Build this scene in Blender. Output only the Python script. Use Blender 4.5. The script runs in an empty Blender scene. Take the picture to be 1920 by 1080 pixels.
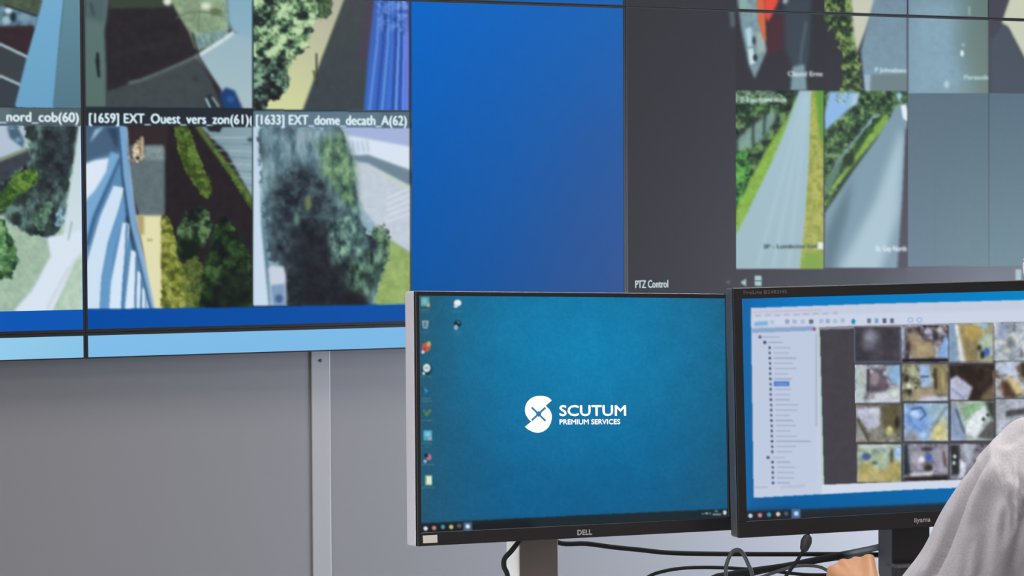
import bpy, bmesh, math, random
import numpy as np
from mathutils import Vector, Matrix
from mathutils.geometry import tessellate_polygon

# ------------------------------------------------------------------ camera, world, exposure
scene = bpy.context.scene
F, YAW, PITCH, ROLL, CX, CY, DIST, CAMZ = 4600.0, .43371, -.03279, -.00545, 960.0, 540.0, 4.78968, 1.40
fw = Vector((math.sin(YAW)*math.cos(PITCH), math.cos(YAW)*math.cos(PITCH), math.sin(PITCH)))
r0 = Vector((math.cos(YAW), -math.sin(YAW), 0)); u0 = r0.cross(fw)
cr, sr = math.cos(ROLL), math.sin(ROLL)
rt = cr*r0 + sr*u0; up = -sr*r0 + cr*u0
CAM = Vector((0, -DIST, CAMZ))
cam_d = bpy.data.cameras.new('camera'); cam = bpy.data.objects.new('camera', cam_d)
scene.collection.objects.link(cam); scene.camera = cam
cam_d.sensor_fit = 'HORIZONTAL'; cam_d.sensor_width = 36; cam_d.lens = F/1920*36
cam_d.clip_start = .05; cam_d.clip_end = 60
cam.matrix_world = Matrix(((rt.x, up.x, -fw.x, CAM.x), (rt.y, up.y, -fw.y, CAM.y), (rt.z, up.z, -fw.z, CAM.z), (0, 0, 0, 1)))
world = bpy.data.worlds.new('world'); scene.world = world; world.use_nodes = True
world.node_tree.nodes['Background'].inputs[0].default_value = (.75, .85, 1, 1)
world.node_tree.nodes['Background'].inputs[1].default_value = 1.0
vs = scene.view_settings
vs.view_transform = 'Standard'; vs.look = 'None'; vs.exposure = 0.0; vs.gamma = 1.0; vs.use_curve_mapping = False
scene.cycles.max_bounces = 6
scene.cycles.diffuse_bounces = 4

DAY = 82.0            # daylight through the window in the right wall (W)
PANEL_E = 13.5         # strength of the ceiling light diffusers
def arealight(name, loc, target, sx, sy, e, col):
    l = bpy.data.lights.new(name, 'AREA'); l.shape = 'RECTANGLE'; l.size = sx; l.size_y = sy; l.energy = e; l.color = col
    o = bpy.data.objects.new(name, l); scene.collection.objects.link(o); o.location = loc
    o.rotation_euler = (Vector(target) - Vector(loc)).to_track_quat('-Z', 'Y').to_euler(); return o
arealight('side_area_light', (4.02, -1.0, .95), (2.6, -.3, .7), 1.1, .9, DAY, (.72, .84, 1))

arealight('side_area_light', (-2.5, -4.0, 1.5), (2.0, -2.6, 1.0), 1.6, 1.2, 62.0, (1, .985, .96))  # added fill from the left, brightening sleeve edge, monitor side and stand

# ------------------------------------------------------------------ geometry maths
def W(px, py, Z):                       # a point of the room at depth Z seen at pixel (px, py)
    return CAM + Z*(fw + rt*((px-CX)/F) - up*((py-CY)/F))
def proj(P):                            # N x 3 -> N x 2 pixels
    d = P - np.array(CAM); z = d @ np.array(fw)
    return np.stack([CX + F*(d @ np.array(rt))/z, CY - F*(d @ np.array(up))/z], -1)
def hit(px, py, O, N):                  # where the ray through a pixel meets a plane
    d = fw + rt*((px-CX)/F) - up*((py-CY)/F)
    t = (Vector(O)-CAM).dot(N)/d.dot(N); return CAM + d*t

# ------------------------------------------------------------------ object helpers
COL = scene.collection
def tagp(o, label, cat, group=None):
    o['label'] = label; o['category'] = cat
    if group: o['group'] = group
    return o
def thing(name, label, cat, loc=(0, 0, 0), group=None, M=None):
    o = bpy.data.objects.new(name, None); COL.objects.link(o); o.empty_display_size = .05
    if M is not None: o.matrix_world = M
    else: o.location = loc
    return tagp(o, label, cat, group)
def link(name, me, mat, parent=None, smooth=False, label=None):
    o = bpy.data.objects.new(name, me); COL.objects.link(o)
    if mat is not None: me.materials.append(mat)
    if smooth: me.polygons.foreach_set('use_smooth', [True]*len(me.polygons))
    if parent is not None:
        o.parent = parent
    if label: o['label'] = label
    return o
def obj(name, bm, mat, parent=None, smooth=False, label=None):
    bmesh.ops.recalc_face_normals(bm, faces=bm.faces)
    me = bpy.data.meshes.new(name); bm.to_mesh(me); bm.free()
    return link(name, me, mat, parent, smooth, label)
def struct(name, bm, mat):
    o = obj(name, bm, mat); o['kind'] = 'structure'; return o
def box(bm, x0, x1, y0, y1, z0, z1, bev=0, M=None, seg=2):
    v = [bm.verts.new((x, y, z)) for x in (x0, x1) for y in (y0, y1) for z in (z0, z1)]
    fs = [bm.faces.new([v[i] for i in q]) for q in ((0, 1, 3, 2), (4, 6, 7, 5), (0, 4, 5, 1), (2, 3, 7, 6), (0, 2, 6, 4), (1, 5, 7, 3))]
    if bev:
        es = list({e for f in fs for e in f.edges})
        r = bmesh.ops.bevel(bm, geom=es, offset=bev, segments=seg, profile=.5, affect='EDGES')
        v = list({w for f in r['faces'] for w in f.verts} | {w for w in v if w.is_valid})
    if M is not None: bmesh.ops.transform(bm, matrix=M, verts=v)
    return bm
def B(*a, **k): return box(bmesh.new(), *a, **k)
def catmull(pts, n=8):
    P = [Vector(p) for p in pts]; P = [2*P[0]-P[1]] + P + [2*P[-1]-P[-2]]; out = []
    for i in range(1, len(P)-2):
        for k in range(n):
            t = k/n; a, b, c, d = P[i-1:i+3]
            out.append(.5*((2*b) + (-a+c)*t + (2*a-5*b+4*c-d)*t*t + (-a+3*b-3*c+d)*t**3))
    out.append(P[-2]); return out
def tube(bm, pts, rad, n=12, cap=True):
    """rad: number, or a list of (ra, rb) half widths per point; frames carried along the path"""
    pts = [Vector(p) for p in pts]; m = len(pts); rings = []
    t = (pts[1]-pts[0]).normalized(); ref = Vector((0, 0, 1)) if abs(t.z) < .9 else Vector((1, 0, 0))
    nx = t.cross(ref).normalized()
    for i in range(m):
        t = (pts[min(i+1, m-1)] - pts[max(i-1, 0)]).normalized()
        nx = (nx - t*nx.dot(t)).normalized(); ny = t.cross(nx)
        r = rad[i] if isinstance(rad, (list, tuple)) else rad
        ra, rb = r if isinstance(r, (list, tuple)) else (r, r)
        rings.append([bm.verts.new(pts[i] + nx*ra*math.cos(2*math.pi*k/n) + ny*rb*math.sin(2*math.pi*k/n)) for k in range(n)])
    for a, b in zip(rings, rings[1:]):
        for k in range(n): bm.faces.new((a[k], a[(k+1) % n], b[(k+1) % n], b[k]))
    if cap: bm.faces.new(rings[0][::-1]); bm.faces.new(rings[-1])
    return bm
def lathe(bm, prof, axis_pt=(0, 0, 0), n=20, M=None):
    rings = []
    for r, z in prof: rings.append([bm.verts.new((r*math.cos(2*math.pi*k/n), r*math.sin(2*math.pi*k/n), z)) for k in range(n)])
    for a, b in zip(rings, rings[1:]):
        for k in range(n): bm.faces.new((a[k], a[(k+1) % n], b[(k+1) % n], b[k]))
    bm.faces.new(rings[0][::-1]); bm.faces.new(rings[-1])
    vs_ = [v for r in rings for v in r]
    bmesh.ops.transform(bm, matrix=(M or Matrix.Translation(axis_pt)), verts=vs_); return bm

# ------------------------------------------------------------------ materials
def lin(c):
    c = np.asarray(c, dtype=np.float64); return np.where(c <= .04045, c/12.92, ((np.clip(c, 0, 9)+.055)/1.055)**2.4)
def hx(s): return np.array([int(s[i:i+2], 16)/255 for i in (0, 2, 4)])
def mat(name, col, rough=.5, metal=0, noise=None, bump=None, spec=.5):
    """noise=(scale, amount) varies the colour, bump=(scale, strength, distance)"""
    m = bpy.data.materials.new(name); m.use_nodes = True; nt = m.node_tree; p = nt.nodes['Principled BSDF']
    c = [float(v) for v in lin(hx(col))] + [1]
    p.inputs['Base Color'].default_value = c; p.inputs['Roughness'].default_value = rough; p.inputs['Metallic'].default_value = metal
    p.inputs['Specular IOR Level'].default_value = spec
    tc = nt.nodes.new('ShaderNodeTexCoord')
    if noise:
        n = nt.nodes.new('ShaderNodeTexNoise'); n.inputs['Scale'].default_value = noise[0]; n.inputs['Detail'].default_value = 4
        nt.links.new(tc.outputs['Object'], n.inputs['Vector'])
        mx = nt.nodes.new('ShaderNodeMix'); mx.data_type = 'RGBA'
        mx.inputs[6].default_value = [v*(1-noise[1]) for v in c[:3]]+[1]; mx.inputs[7].default_value = [min(1, v*(1+noise[1])) for v in c[:3]]+[1]
        nt.links.new(n.outputs['Fac'], mx.inputs[0]); nt.links.new(mx.outputs[2], p.inputs['Base Color'])
    if bump:
        n = nt.nodes.new('ShaderNodeTexNoise'); n.inputs['Scale'].default_value = bump[0]; n.inputs['Detail'].default_value = 3
        nt.links.new(tc.outputs['Object'], n.inputs['Vector'])
        b = nt.nodes.new('ShaderNodeBump'); b.inputs['Strength'].default_value = bump[1]; b.inputs['Distance'].default_value = bump[2]
        nt.links.new(n.outputs['Fac'], b.inputs['Height']); nt.links.new(b.outputs['Normal'], p.inputs['Normal'])
    return m
def glow(name, col, e):
    m = mat(name, '202020', .5); p = m.node_tree.nodes['Principled BSDF']
    p.inputs['Emission Color'].default_value = [float(v) for v in lin(hx(col))]+[1]; p.inputs['Emission Strength'].default_value = e
    return m
def picture():
    m = mat('screen_picture', '010101', .5, spec=.07); nt = m.node_tree; p = nt.nodes['Principled BSDF']
    a = nt.nodes.new('ShaderNodeAttribute'); a.attribute_name = 'pic'
    nt.links.new(a.outputs['Color'], p.inputs['Emission Color']); p.inputs['Emission Strength'].default_value = .97
    m.cycles.emission_sampling = 'NONE'; return m
M_PIC = picture()
M_WALL = mat('painted_wall', '807d7f', .75, noise=(1.3, .03), bump=(60, .08, .002))
M_TRIM = mat('aluminium_trim', '9f9c9c', .5, 0, noise=(3, .02))
M_BLACK = mat('black_bezel', '131214', .45, noise=(8, .1))
M_DGREY = mat('dark_housing', '2b2b30', .5, noise=(8, .08))
M_SILVER = mat('silver_side', 'c8c5ce', .4, 0, noise=(10, .02))
M_STAND_SHADE = mat('stand_shade_tone', '645c56', .5, noise=(20, .06))  # silver stand darkened: the shade on its front is put into the colour
M_WHITE = mat('white_plastic', 'f8f7f6', .4)
M_CABLE = mat('black_cable', '0d0d0f', .75, noise=(30, .1))
M_GCABLE = mat('grey_cable', '4c4f55', .6)
M_CHAR = mat('charcoal_plastic', '55555b', .45, noise=(12, .06))
M_DESK = mat('desk_laminate', 'c9c9cc', .5, noise=(4, .03))
M_FLOOR = mat('floor_carpet', '55575c', .9, noise=(40, .2), bump=(200, .4, .004))
M_CEIL = mat('ceiling_tile', 'e4e4e4', .9, noise=(6, .03))
M_SHELL = mat('plaster', 'c4c4c6', .9, noise=(2, .03))
M_LAMP = glow('lamp_diffuser', 'fffaf2', PANEL_E)

# ------------------------------------------------------------------ the pictures the screens show (drawn procedurally, then carried by the screens' own vertices)
RNG = np.random.RandomState(7)
H_, W_ = 1080, 2080
cv = np.zeros((H_, W_, 3)); cv[:] = hx('1c2026')
CLIP = [0, 0, W_, H_]
def clip(x0, y0, x1, y1): CLIP[:] = [int(x0), int(y0), int(x1), int(y1)]
def bl1(a, r, ax):
    r = int(round(r))
    if r < 1: return a
    p = [(0, 0)]*a.ndim; p[ax] = (r+1, r); c = np.cumsum(np.pad(a, p, mode='edge'), axis=ax)
    n = a.shape[ax]; s = [slice(None)]*a.ndim; e = list(s); s[ax] = slice(2*r+1, 2*r+1+n); e[ax] = slice(0, n)
    return (c[tuple(s)] - c[tuple(e)])/(2*r+1)
def blur(a, r):
    for _ in range(2): a = bl1(bl1(a, r, 0), r, 1)
    return a
def noise(x0, y0, x1, y1, sx, sy=None, octv=3, seed=None):
    sy = sy or sx; w, h = x1-x0, y1-y0; out = np.zeros((h, w)); amp, tot = 1., 0.
    rg = np.random.RandomState(seed) if seed is not None else RNG
    for o in range(octv):
        gx, gy = max(sx/2**o, 1.5), max(sy/2**o, 1.5); g = rg.rand(int(h/gy)+3, int(w/gx)+3)
        yy = np.arange(h)/gy; xx = np.arange(w)/gx; yi = yy.astype(int); xi = xx.astype(int)
        fy = (yy-yi)[:, None]; fx = (xx-xi)[None]; fy = fy*fy*(3-2*fy); fx = fx*fx*(3-2*fx)
        a = g[yi][:, xi]; b = g[yi][:, xi+1]; c = g[yi+1][:, xi]; d = g[yi+1][:, xi+1]
        out += amp*((a*(1-fx)+b*fx)*(1-fy) + (c*(1-fx)+d*fx)*fy); tot += amp; amp *= .6
    return out/tot
def region(pts, soft):
    p = np.array(pts, float); pad = int(soft*3)+2
    x0 = max(CLIP[0], int(p[:, 0].min())-pad); x1 = min(CLIP[2], int(p[:, 0].max())+pad+1)
    y0 = max(CLIP[1], int(p[:, 1].min())-pad); y1 = min(CLIP[3], int(p[:, 1].max())+pad+1)
    if x1 <= x0 or y1 <= y0: return None
    X0, X1, Y0, Y1 = x0-pad, x1+pad, y0-pad, y1+pad
    xx, yy = np.meshgrid(np.arange(X0, X1)+.5, np.arange(Y0, Y1)+.5); m = np.zeros(xx.shape, bool)
    q = np.roll(p, -1, 0)
    for (ax, ay), (bx, by) in zip(p, q):
        if ay == by: continue
        c = ((ay > yy) != (by > yy)) & (xx < (bx-ax)*(yy-ay)/(by-ay)+ax); m ^= c
    a = blur(m.astype(float), soft)[pad:-pad, pad:-pad] if soft >= .5 else m.astype(float)[pad:-pad, pad:-pad]
    return x0, y0, x1, y1, a
def put(x0, y0, x1, y1, a, col): cv[y0:y1, x0:x1] = cv[y0:y1, x0:x1]*(1-a[..., None]) + col*a[..., None]
def P(pts, col, soft=1, al=1., tex=0, col2=None, ax=None):
    """polygon; tex = mottling amount; col2 with ax=(x0,y0,x1,y1) = gradient between two points"""
    r = region(pts, soft)
    if r is None: return
    x0, y0, x1, y1, a = r; c = hx(col)[None, None].repeat(y1-y0, 0).repeat(x1-x0, 1)
    if col2 is not None:
        if ax is None: ax = (0, y0, 0, y1)
        xx, yy = np.meshgrid(np.arange(x0, x1), np.arange(y0, y1)); dx, dy = ax[2]-ax[0], ax[3]-ax[1]
        t = np.clip(((xx-ax[0])*dx+(yy-ax[1])*dy)/(dx*dx+dy*dy), 0, 1)[..., None]; c = c*(1-t)+hx(col2)*t
    if tex: c = c*(1+tex*(noise(x0, y0, x1, y1, 9)-.5)[..., None]*2)
    put(x0, y0, x1, y1, a*al, c)
def FOL(pts, cols, sc=10, soft=2, al=1., sy=None, con=2.6, wob=5):
    """foliage: a palette picked by layered noise, ragged edges"""
    r = region(pts, soft)
    if r is None: return
    x0, y0, x1, y1, a = r; n = noise(x0, y0, x1, y1, sc, sy, 4); n = np.clip((n-.5)*con+.5, 0, .999)*(len(cols)-1)
    i = n.astype(int); f = (n-i)[..., None]; K = np.array([hx(c) for c in cols]); c = K[i]*(1-f)+K[np.minimum(i+1, len(cols)-1)]*f
    if wob:
        e = noise(x0, y0, x1, y1, wob*1.6, None, 2); b = blur(a, wob); a = np.clip((b+(e-.5)*.9-.5)*4+.5, 0, 1)
    put(x0, y0, x1, y1, a*al, c)
def LN(pts, w, col, soft=.8, al=1.):
    for (ax, ay), (bx, by) in zip(pts, pts[1:]):
        d = math.hypot(bx-ax, by-ay) or 1; nx, ny = -(by-ay)/d*w/2, (bx-ax)/d*w/2
        P([(ax+nx, ay+ny), (bx+nx, by+ny), (bx-nx, by-ny), (ax-nx, ay-ny)], col, soft, al)
def EL(cx, cy, rx, ry, col, soft=1, al=1.):
    P([(cx+rx*math.cos(t*math.pi/8), cy+ry*math.sin(t*math.pi/8)) for t in range(16)], col, soft, al)
def R(x0, y0, x1, y1, col, soft=.6, al=1., **k): P([(x0, y0), (x1, y0), (x1, y1), (x0, y1)], col, soft, al, **k)
_tc = {}
def glyphs(s, bold=0.):
    if (s, bold) in _tc: return _tc[(s, bold)]
    c = bpy.data.curves.new('lettering', 'FONT'); c.body = s; c.size = 1; c.offset = bold; c.resolution_u = 3
    o = bpy.data.objects.new('lettering', c); COL.objects.link(o); bpy.context.view_layer.update()
    me = bpy.data.meshes.new_from_object(o.evaluated_get(bpy.context.evaluated_depsgraph_get()))
    bpy.data.objects.remove(o); bpy.data.curves.remove(c); me.calc_loop_triangles()
    v = np.array([x.co[:2] for x in me.vertices]); t = [tuple(q.vertices) for q in me.loop_triangles]
    bpy.data.meshes.remove(me); _tc[(s, bold)] = (v, t); return v, t
def TXT(s, x0, y0, x1, y1, x1y0, col, soft=1, al=1., bold=.0):
    """text in the box: baseline (x0,y1)-(x1,x1y0), cap height y1-y0"""
    v, t = glyphs(s, bold); w = v[:, 0].max()-v[:, 0].min(); vx = (v[:, 0]-v[:, 0].min())/w; cap = .73
    px = x0+vx*(x1-x0); py = y1+vx*(x1y0-y1)-v[:, 1]/cap*(y1-y0)
    X0, Y0 = int(x0)-6, int(min(y0, y0+x1y0-y1))-6; X1, Y1 = int(x1)+6, int(max(y1, x1y0))+12
    X0 = max(X0, CLIP[0]); Y0 = max(Y0, CLIP[1]); X1 = min(X1, CLIP[2]); Y1 = min(Y1, CLIP[3])
    S = 3; m = np.zeros(((Y1-Y0)*S, (X1-X0)*S), bool)
    for tri in t:
        q = np.array([((px[i]-X0)*S, (py[i]-Y0)*S) for i in tri]); a0 = np.maximum(np.floor(q.min(0)).astype(int), 0); a1 = np.ceil(q.max(0)).astype(int)+1
        if a1.min() <= 0: continue
        xx, yy = np.meshgrid(np.arange(a0[0], min(a1[0], m.shape[1]))+.5, np.arange(a0[1], min(a1[1], m.shape[0]))+.5)
        if xx.size == 0: continue
        s_ = [(q[(k+1) % 3][0]-q[k][0])*(yy-q[k][1])-(q[(k+1) % 3][1]-q[k][1])*(xx-q[k][0]) for k in range(3)]
        ins = ((s_[0] >= 0) & (s_[1] >= 0) & (s_[2] >= 0)) | ((s_[0] <= 0) & (s_[1] <= 0) & (s_[2] <= 0))
        m[a0[1]:a0[1]+xx.shape[0], a0[0]:a0[0]+xx.shape[1]] |= ins
    m[:, 2:] |= m[:, :-2].copy(); a = m.reshape(Y1-Y0, S, X1-X0, S).mean((1, 3)); a = blur(a, soft) if soft >= .5 else a
    put(X0, Y0, X1, Y1, np.clip(a*al*1.25, 0, 1), hx(col))
def GR(x0, y0, x1, y1, tl, tr, bl_, br, n=0.0):
    xx, yy = np.meshgrid(np.linspace(0, 1, x1-x0), np.linspace(0, 1, y1-y0)); xx = xx[..., None]; yy = yy[..., None]
    c = (hx(tl)*(1-xx)+hx(tr)*xx)*(1-yy)+(hx(bl_)*(1-xx)+hx(br)*xx)*yy
    if n: c = c*(1+n*(noise(x0, y0, x1, y1, 5)-.5)[..., None]*2)
    cv[y0:y1, x0:x1] = c

# --- feed 1: wall and parked car seen from above (left edge of the photograph)
clip(0, 0, 158, 199)
R(-5, -5, 160, 205, '33282e')
P([(-5, -5), (82, -5), (72, 30), (0, 14)], '4c5a49', 1, tex=.2)
P([(-5, 8), (10, 12), (75, 30), (66, 52), (0, 52)], '5d7f92', 2, tex=.35)
EL(16, 20, 7, 5, 'cfe6ea', 2); EL(12, 38, 9, 8, '9dbcc8', 2); EL(25, 32, 6, 9, '22303a', 2); EL(45, 32, 14, 7, '7f9cb0', 3); LN([(10, 10), (70, 30)], 3, '20262c', 1)
P([(-5, 50), (64, 47), (50, 102), (-5, 82)], '36292f', 1.5, tex=.1)
P([(-5, 84), (53, 106), (38, 160), (-5, 140)], '3c4349', 1); P([(-5, 144), (36, 163), (27, 200), (-5, 200)], '39414a', 1)
LN([(-5, 80), (54, 108)], 5, 'a6bfcb'); LN([(-5, 140), (40, 160)], 5, 'a6bfcb')
P([(81, -5), (120, -5), (113, 60), (100, 205), (26, 205), (50, 108), (68, 45)], '72acd0', 1, col2='6ba3c6')
P([(120, -5), (160, -5), (160, 205), (99, 205), (111, 80)], '628c9c', 1, col2='55798a')
# --- feed 2: shaded yard with curved kerb
clip(160, 0, 474, 203)
R(150, -5, 480, 210, '2b272d', tex=.12)
P([(205, -5), (330, -5), (322, 14), (205, 16)], '3a4439', 2); LN([(210, 105), (290, 85), (360, 70)], 6, '34323a', 4, .6); LN([(262, 60), (330, 45)], 8, '221f25', 5, .6)
P([(150, -5), (204, -5), (196, 60), (199, 130), (200, 210), (150, 210)], '5c7473', 1.5, col2='56706a'); P([(150, -5), (200, -5), (196, 45), (150, 30)], '4f6468', 4)
P([(181, 97), (186, 100), (188, 145), (183, 145), (179, 115)], '20272c', 1.2); LN([(170, 5), (176, 30)], 5, '3a4a4c', 2)
P([(199, 172), (300, 138), (368, 106), (395, 150), (420, 210), (199, 210)], '41494c', 2, tex=.06)
P([(318, -5), (425, -5), (430, 55), (402, 80), (366, 92), (354, 60), (330, 20)], '8aa183', 2, tex=.2)
EL(314, 3, 8, 7, 'dfe8d8', 2); EL(386, 11, 10, 7, 'dce6cf', 3); LN([(330, 34), (352, 24), (380, 22), (418, 30)], 2, '5e765c', 1); LN([(374, 20), (372, 58)], 2, '5e765c', 1); EL(405, 22, 12, 6, '5f7350', 2)
P([(362, 66), (425, 56), (432, 66), (402, 84), (370, 96)], '7b9a98', 2, tex=.2)
for k in range(5): LN([(372+k*11, 68), (378+k*11, 84)], 1.5, '566f72', .6)
P([(368, 106), (392, 88), (435, 62), (480, 55), (480, 210), (440, 210), (412, 165)], '98b6c4', 1.5, col2='a8bfc4', ax=(440, 60, 430, 200))
P([(424, -5), (480, -5), (480, 75), (436, 60), (427, 40)], '83aec2', 3, col2='8fb3c4')
LN([(368, 106), (398, 88), (420, 74), (438, 60)], 6, 'dcebea', 1.5)
LN([(372, 104), (335, 121), (300, 136), (265, 150), (240, 156)], 5, '657674', 1.8); LN([(360, 60), (372, 106), (412, 170)], 4, '2a2c30', 2)
EL(366, 148, 5, 4, '333b3e', 1.5)
P([(411, 176), (424, 164), (440, 170), (456, 205), (422, 210)], '1f3f72', 2); EL(432, 186, 7, 6, '2c5a9c', 2); P([(385, 180), (396, 176), (408, 195), (404, 205), (388, 205)], '27323a', 1.5); LN([(386, 184), (394, 202)], 4, '9fbccb', 1); LN([(398, 182), (410, 200)], 4, '8f9f94', 1)
# --- feed 3: tree, verge and blue shutters
clip(475, 0, 772, 207)
R(470, -5, 775, 210, '40484d')
P([(600, -5), (650, -5), (602, 112), (566, 210), (470, 210), (470, -5)], 'b5b3a4', 2, col2='d2d8a0', ax=(620, 0, 540, 206))
LN([(648, -5), (604, 108), (568, 208)], 5, 'dfe4a2', 1.5)
FOL([(465, -5), (622, -5), (605, 25), (590, 45), (577, 88), (556, 108), (545, 120), (530, 160), (503, 192), (470, 212)], ['222a2c', '3d5345', '6f9168', 'a6c79c', 'c4dcae'], 14, 2)
FOL([(470, 105), (525, 112), (545, 150), (530, 182), (500, 190), (495, 212), (470, 212)], ['1f1e24', '2a3232', '4d6b5c', '86ab92'], 12, 2)
FOL([(598, -5), (626, -5), (620, 30), (598, 36)], ['26302c', '5c7a54'], 9, 1)
P([(646, -5), (708, -5), (692, 110), (684, 212), (566, 212), (602, 112)], '444a4e', 1.5, col2='3d464b', tex=.05); P([(690, -5), (708, -5), (692, 110), (672, 110)], '4a4254', 4)
LN([(594, 100), (594, 160)], 3, '2b3532', 1); LN([(588, 132), (592, 152)], 4, '54633c', 1)
P([(702, -5), (775, -5), (775, 212), (682, 212), (690, 110)], '3d63b4', 2, col2='3a6ac6')
for k, (a, b, c, w) in enumerate([(712, 692, '5f8ae0', 5), (722, 706, '2b4c9e', 4), (730, 716, '6fa0ee', 3), (736, 728, '3f74d4', 4), (742, 736, '28499a', 4), (747, 742, '7fa9f2', 3), (752, 749, '2a4694', 3), (757, 756, '6a8cf0', 5), (762, 763, '7f86e0', 4), (766, 768, '39407a', 3)]): LN([(a, -5), ((a*2+b)/3+2, 80), (b, 212)], w, c, 1.2)
FOL([(705, -5), (768, -5), (762, 70), (742, 55), (712, 60)], ['263c7a', '4f7fd0', '8fb8f4'], 7, 3, .45, wob=0)
# --- feed 4: hedge, lawn and driveway
clip(0, 200, 158, 587)
R(-5, 195, 160, 590, 'a5bfb0', tex=.1)
P([(-5, 228), (48, 230), (50, 280), (30, 300), (-5, 312)], 'b4c4d6', 2)
P([(13, 236), (28, 228), (45, 262), (44, 278), (18, 258)], '46647a', 2); EL(22, 238, 7, 4, '86aac0', 1.5); EL(34, 262, 6, 4, '7ea0b6', 1.5)
P([(-5, 300), (52, 278), (62, 300), (-5, 352)], '3d434c', 2, tex=.15); LN([(-5, 302), (50, 280)], 5, '8fa37c', 2)
FOL([(44, 232), (147, 236), (138, 320), (128, 350), (125, 405), (100, 445), (60, 442), (25, 425), (-5, 398), (-5, 350), (60, 300)], ['1e2328', '2a3338', '33433f', '4a5f60', '67867c'], 15, 2, sy=24, con=2.2)
FOL([(80, 240), (140, 240), (130, 330), (85, 350)], ['23262c', '2f3a3e', '3a474c'], 14, 4, wob=0)
FOL([(2, 362), (30, 322), (75, 314), (68, 345), (40, 365), (-5, 402), (-5, 360)], ['2c4626', '486830', '6c9040'], 9, 2.5, wob=3)
FOL([(60, 395), (98, 370), (100, 390), (80, 430), (62, 430)], ['2b3b36', '6c967c'], 9, 3)
FOL([(100, 415), (120, 380), (125, 410), (110, 435)], ['3b5a66', '98bccc'], 7, 2)
P([(-5, 402), (18, 418), (55, 442), (95, 450), (92, 490), (20, 590), (-5, 590)], 'a2bca8', 3, tex=.1)
P([(147, 232), (160, 232), (160, 445), (116, 455), (126, 380), (136, 320)], 'bfd6da', 1.5, col2='d3e2ea')
P([(118, 440), (160, 430), (160, 480), (140, 500), (95, 590), (20, 590), (60, 545), (95, 480), (88, 445)], 'dbe6f4', 2.5)
P([(140, 490), (160, 470), (160, 590), (102, 590)], 'b6cebb', 4, tex=.08); LN([(135, 415), (128, 450)], 3, '9db0ae', 1); LN([(130, 500), (88, 580)], 3, 'c0cdd4', 1.5)
FOL([(-5, 404), (8, 418), (30, 460), (34, 490), (24, 524), (-5, 522)], ['1d3628', '34573a', '5d8c58'], 9, 2); FOL([(-5, 404), (8, 425), (14, 470), (8, 510), (-5, 515)], ['3f6a44', '86b47c'], 8, 2)
# --- feed 5: curved facade and grassy slope
clip(160, 203, 474, 580)
R(150, 200, 480, 590, '262126', tex=.12)
P([(238, 200), (320, 200), (312, 280), (240, 285)], '332a2c', 2)
P([(372, 236), (480, 236), (480, 385), (425, 285)], '7b949f', 2, col2='8fa9b4', ax=(380, 240, 470, 300))
for k in range(8): LN([(392+k*7, 258+k*12), (480, 258+k*13)], 1.6, ['a9c2ca', '62808c'][k % 2], .8)
P([(385, 234), (418, 236), (412, 248), (392, 246)], '23282c', 1.2); EL(470, 262, 7, 4, '3a4a52', 1.5)
FOL([(325, 234), (352, 234), (372, 290), (398, 350), (392, 372), (378, 368), (350, 325), (334, 285)], ['34441f', '4a6029', '64803a'], 8, 2.5, wob=3)
LN([(370, 236), (400, 278), (440, 330), (476, 385)], 9, '566f34', 2); FOL([(376, 244), (392, 262), (476, 378), (476, 400), (440, 345)], ['3d5424', '68883c'], 6, 2, .8, wob=2)
P([(245, 272), (306, 272), (309, 282), (309, 405), (262, 410), (244, 345)], '607075', 1.5, tex=.08)
FOL([(240, 284), (250, 270), (268, 254), (272, 298), (246, 305)], ['3a302c', '8c8577', 'e2d2b4'], 6, 1.5); LN([(266, 256), (267, 298)], 5, 'c8b08a', 1.2); P([(272, 275), (306, 274), (308, 300), (272, 300)], '7f9194', 3, tex=.2)
P([(255, 404), (302, 404), (303, 590), (285, 590), (268, 470)], 'e4e0b4', 1.5); P([(255, 404), (270, 404), (270, 440), (262, 440)], 'b0a071', 2); EL(281, 450, 6, 2.5, 'b3ab70', 1.2); LN([(301, 404), (303, 590)], 2.5, 'f0e8a8')
FOL([(303, 403), (316, 405), (332, 450), (335, 485), (352, 520), (368, 590), (303, 590)], ['4a5422', '68722c', '868f3e', 'a0a656'], 9, 1.5, wob=3)
P([(150, 230), (222, 230), (229, 332), (240, 430), (262, 500), (287, 590), (150, 590)], '5c8cb6', 1.5)
P([(150, 230), (198, 232), (222, 245), (224, 300), (205, 290), (172, 300), (150, 320)], '47617e', 4); P([(178, 244), (196, 236), (168, 268)], '9cc3da', 1.5); P([(200, 240), (222, 238), (222, 285)], '2f4560', 3)
P([(156, 308), (178, 300), (206, 296), (200, 325), (182, 355), (162, 386), (156, 386)], 'dde9f8', 1.5)
P([(207, 284), (226, 290), (222, 312), (195, 360), (172, 410), (156, 470), (156, 380), (180, 355), (200, 322)], '78a9d2', 1.5); LN([(226, 296), (200, 355), (178, 405), (163, 460)], 5, '33567e', 1.5)
P([(213, 348), (233, 352), (222, 395), (202, 455), (190, 520), (186, 590), (156, 590), (160, 500), (188, 405)], 'cfe3f6', 1.2)
P([(234, 360), (240, 400), (224, 430), (212, 480), (204, 590), (187, 590), (192, 520), (205, 450)], '679ac8', 1.2)
P([(230, 417), (244, 420), (240, 450), (230, 520), (226, 590), (204, 590), (208, 530), (222, 460)], 'd6e8f9', 1)
for pts in ([(246, 468), (256, 470), (253, 540), (251, 590), (233, 590), (238, 540)], [(256, 507), (264, 512), (263, 590), (253, 590)], [(266, 539), (272, 540), (272, 590), (265, 590)], [(275, 562), (279, 565), (279, 590), (275, 590)]): P(pts, 'd9eafa', .8)
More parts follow.
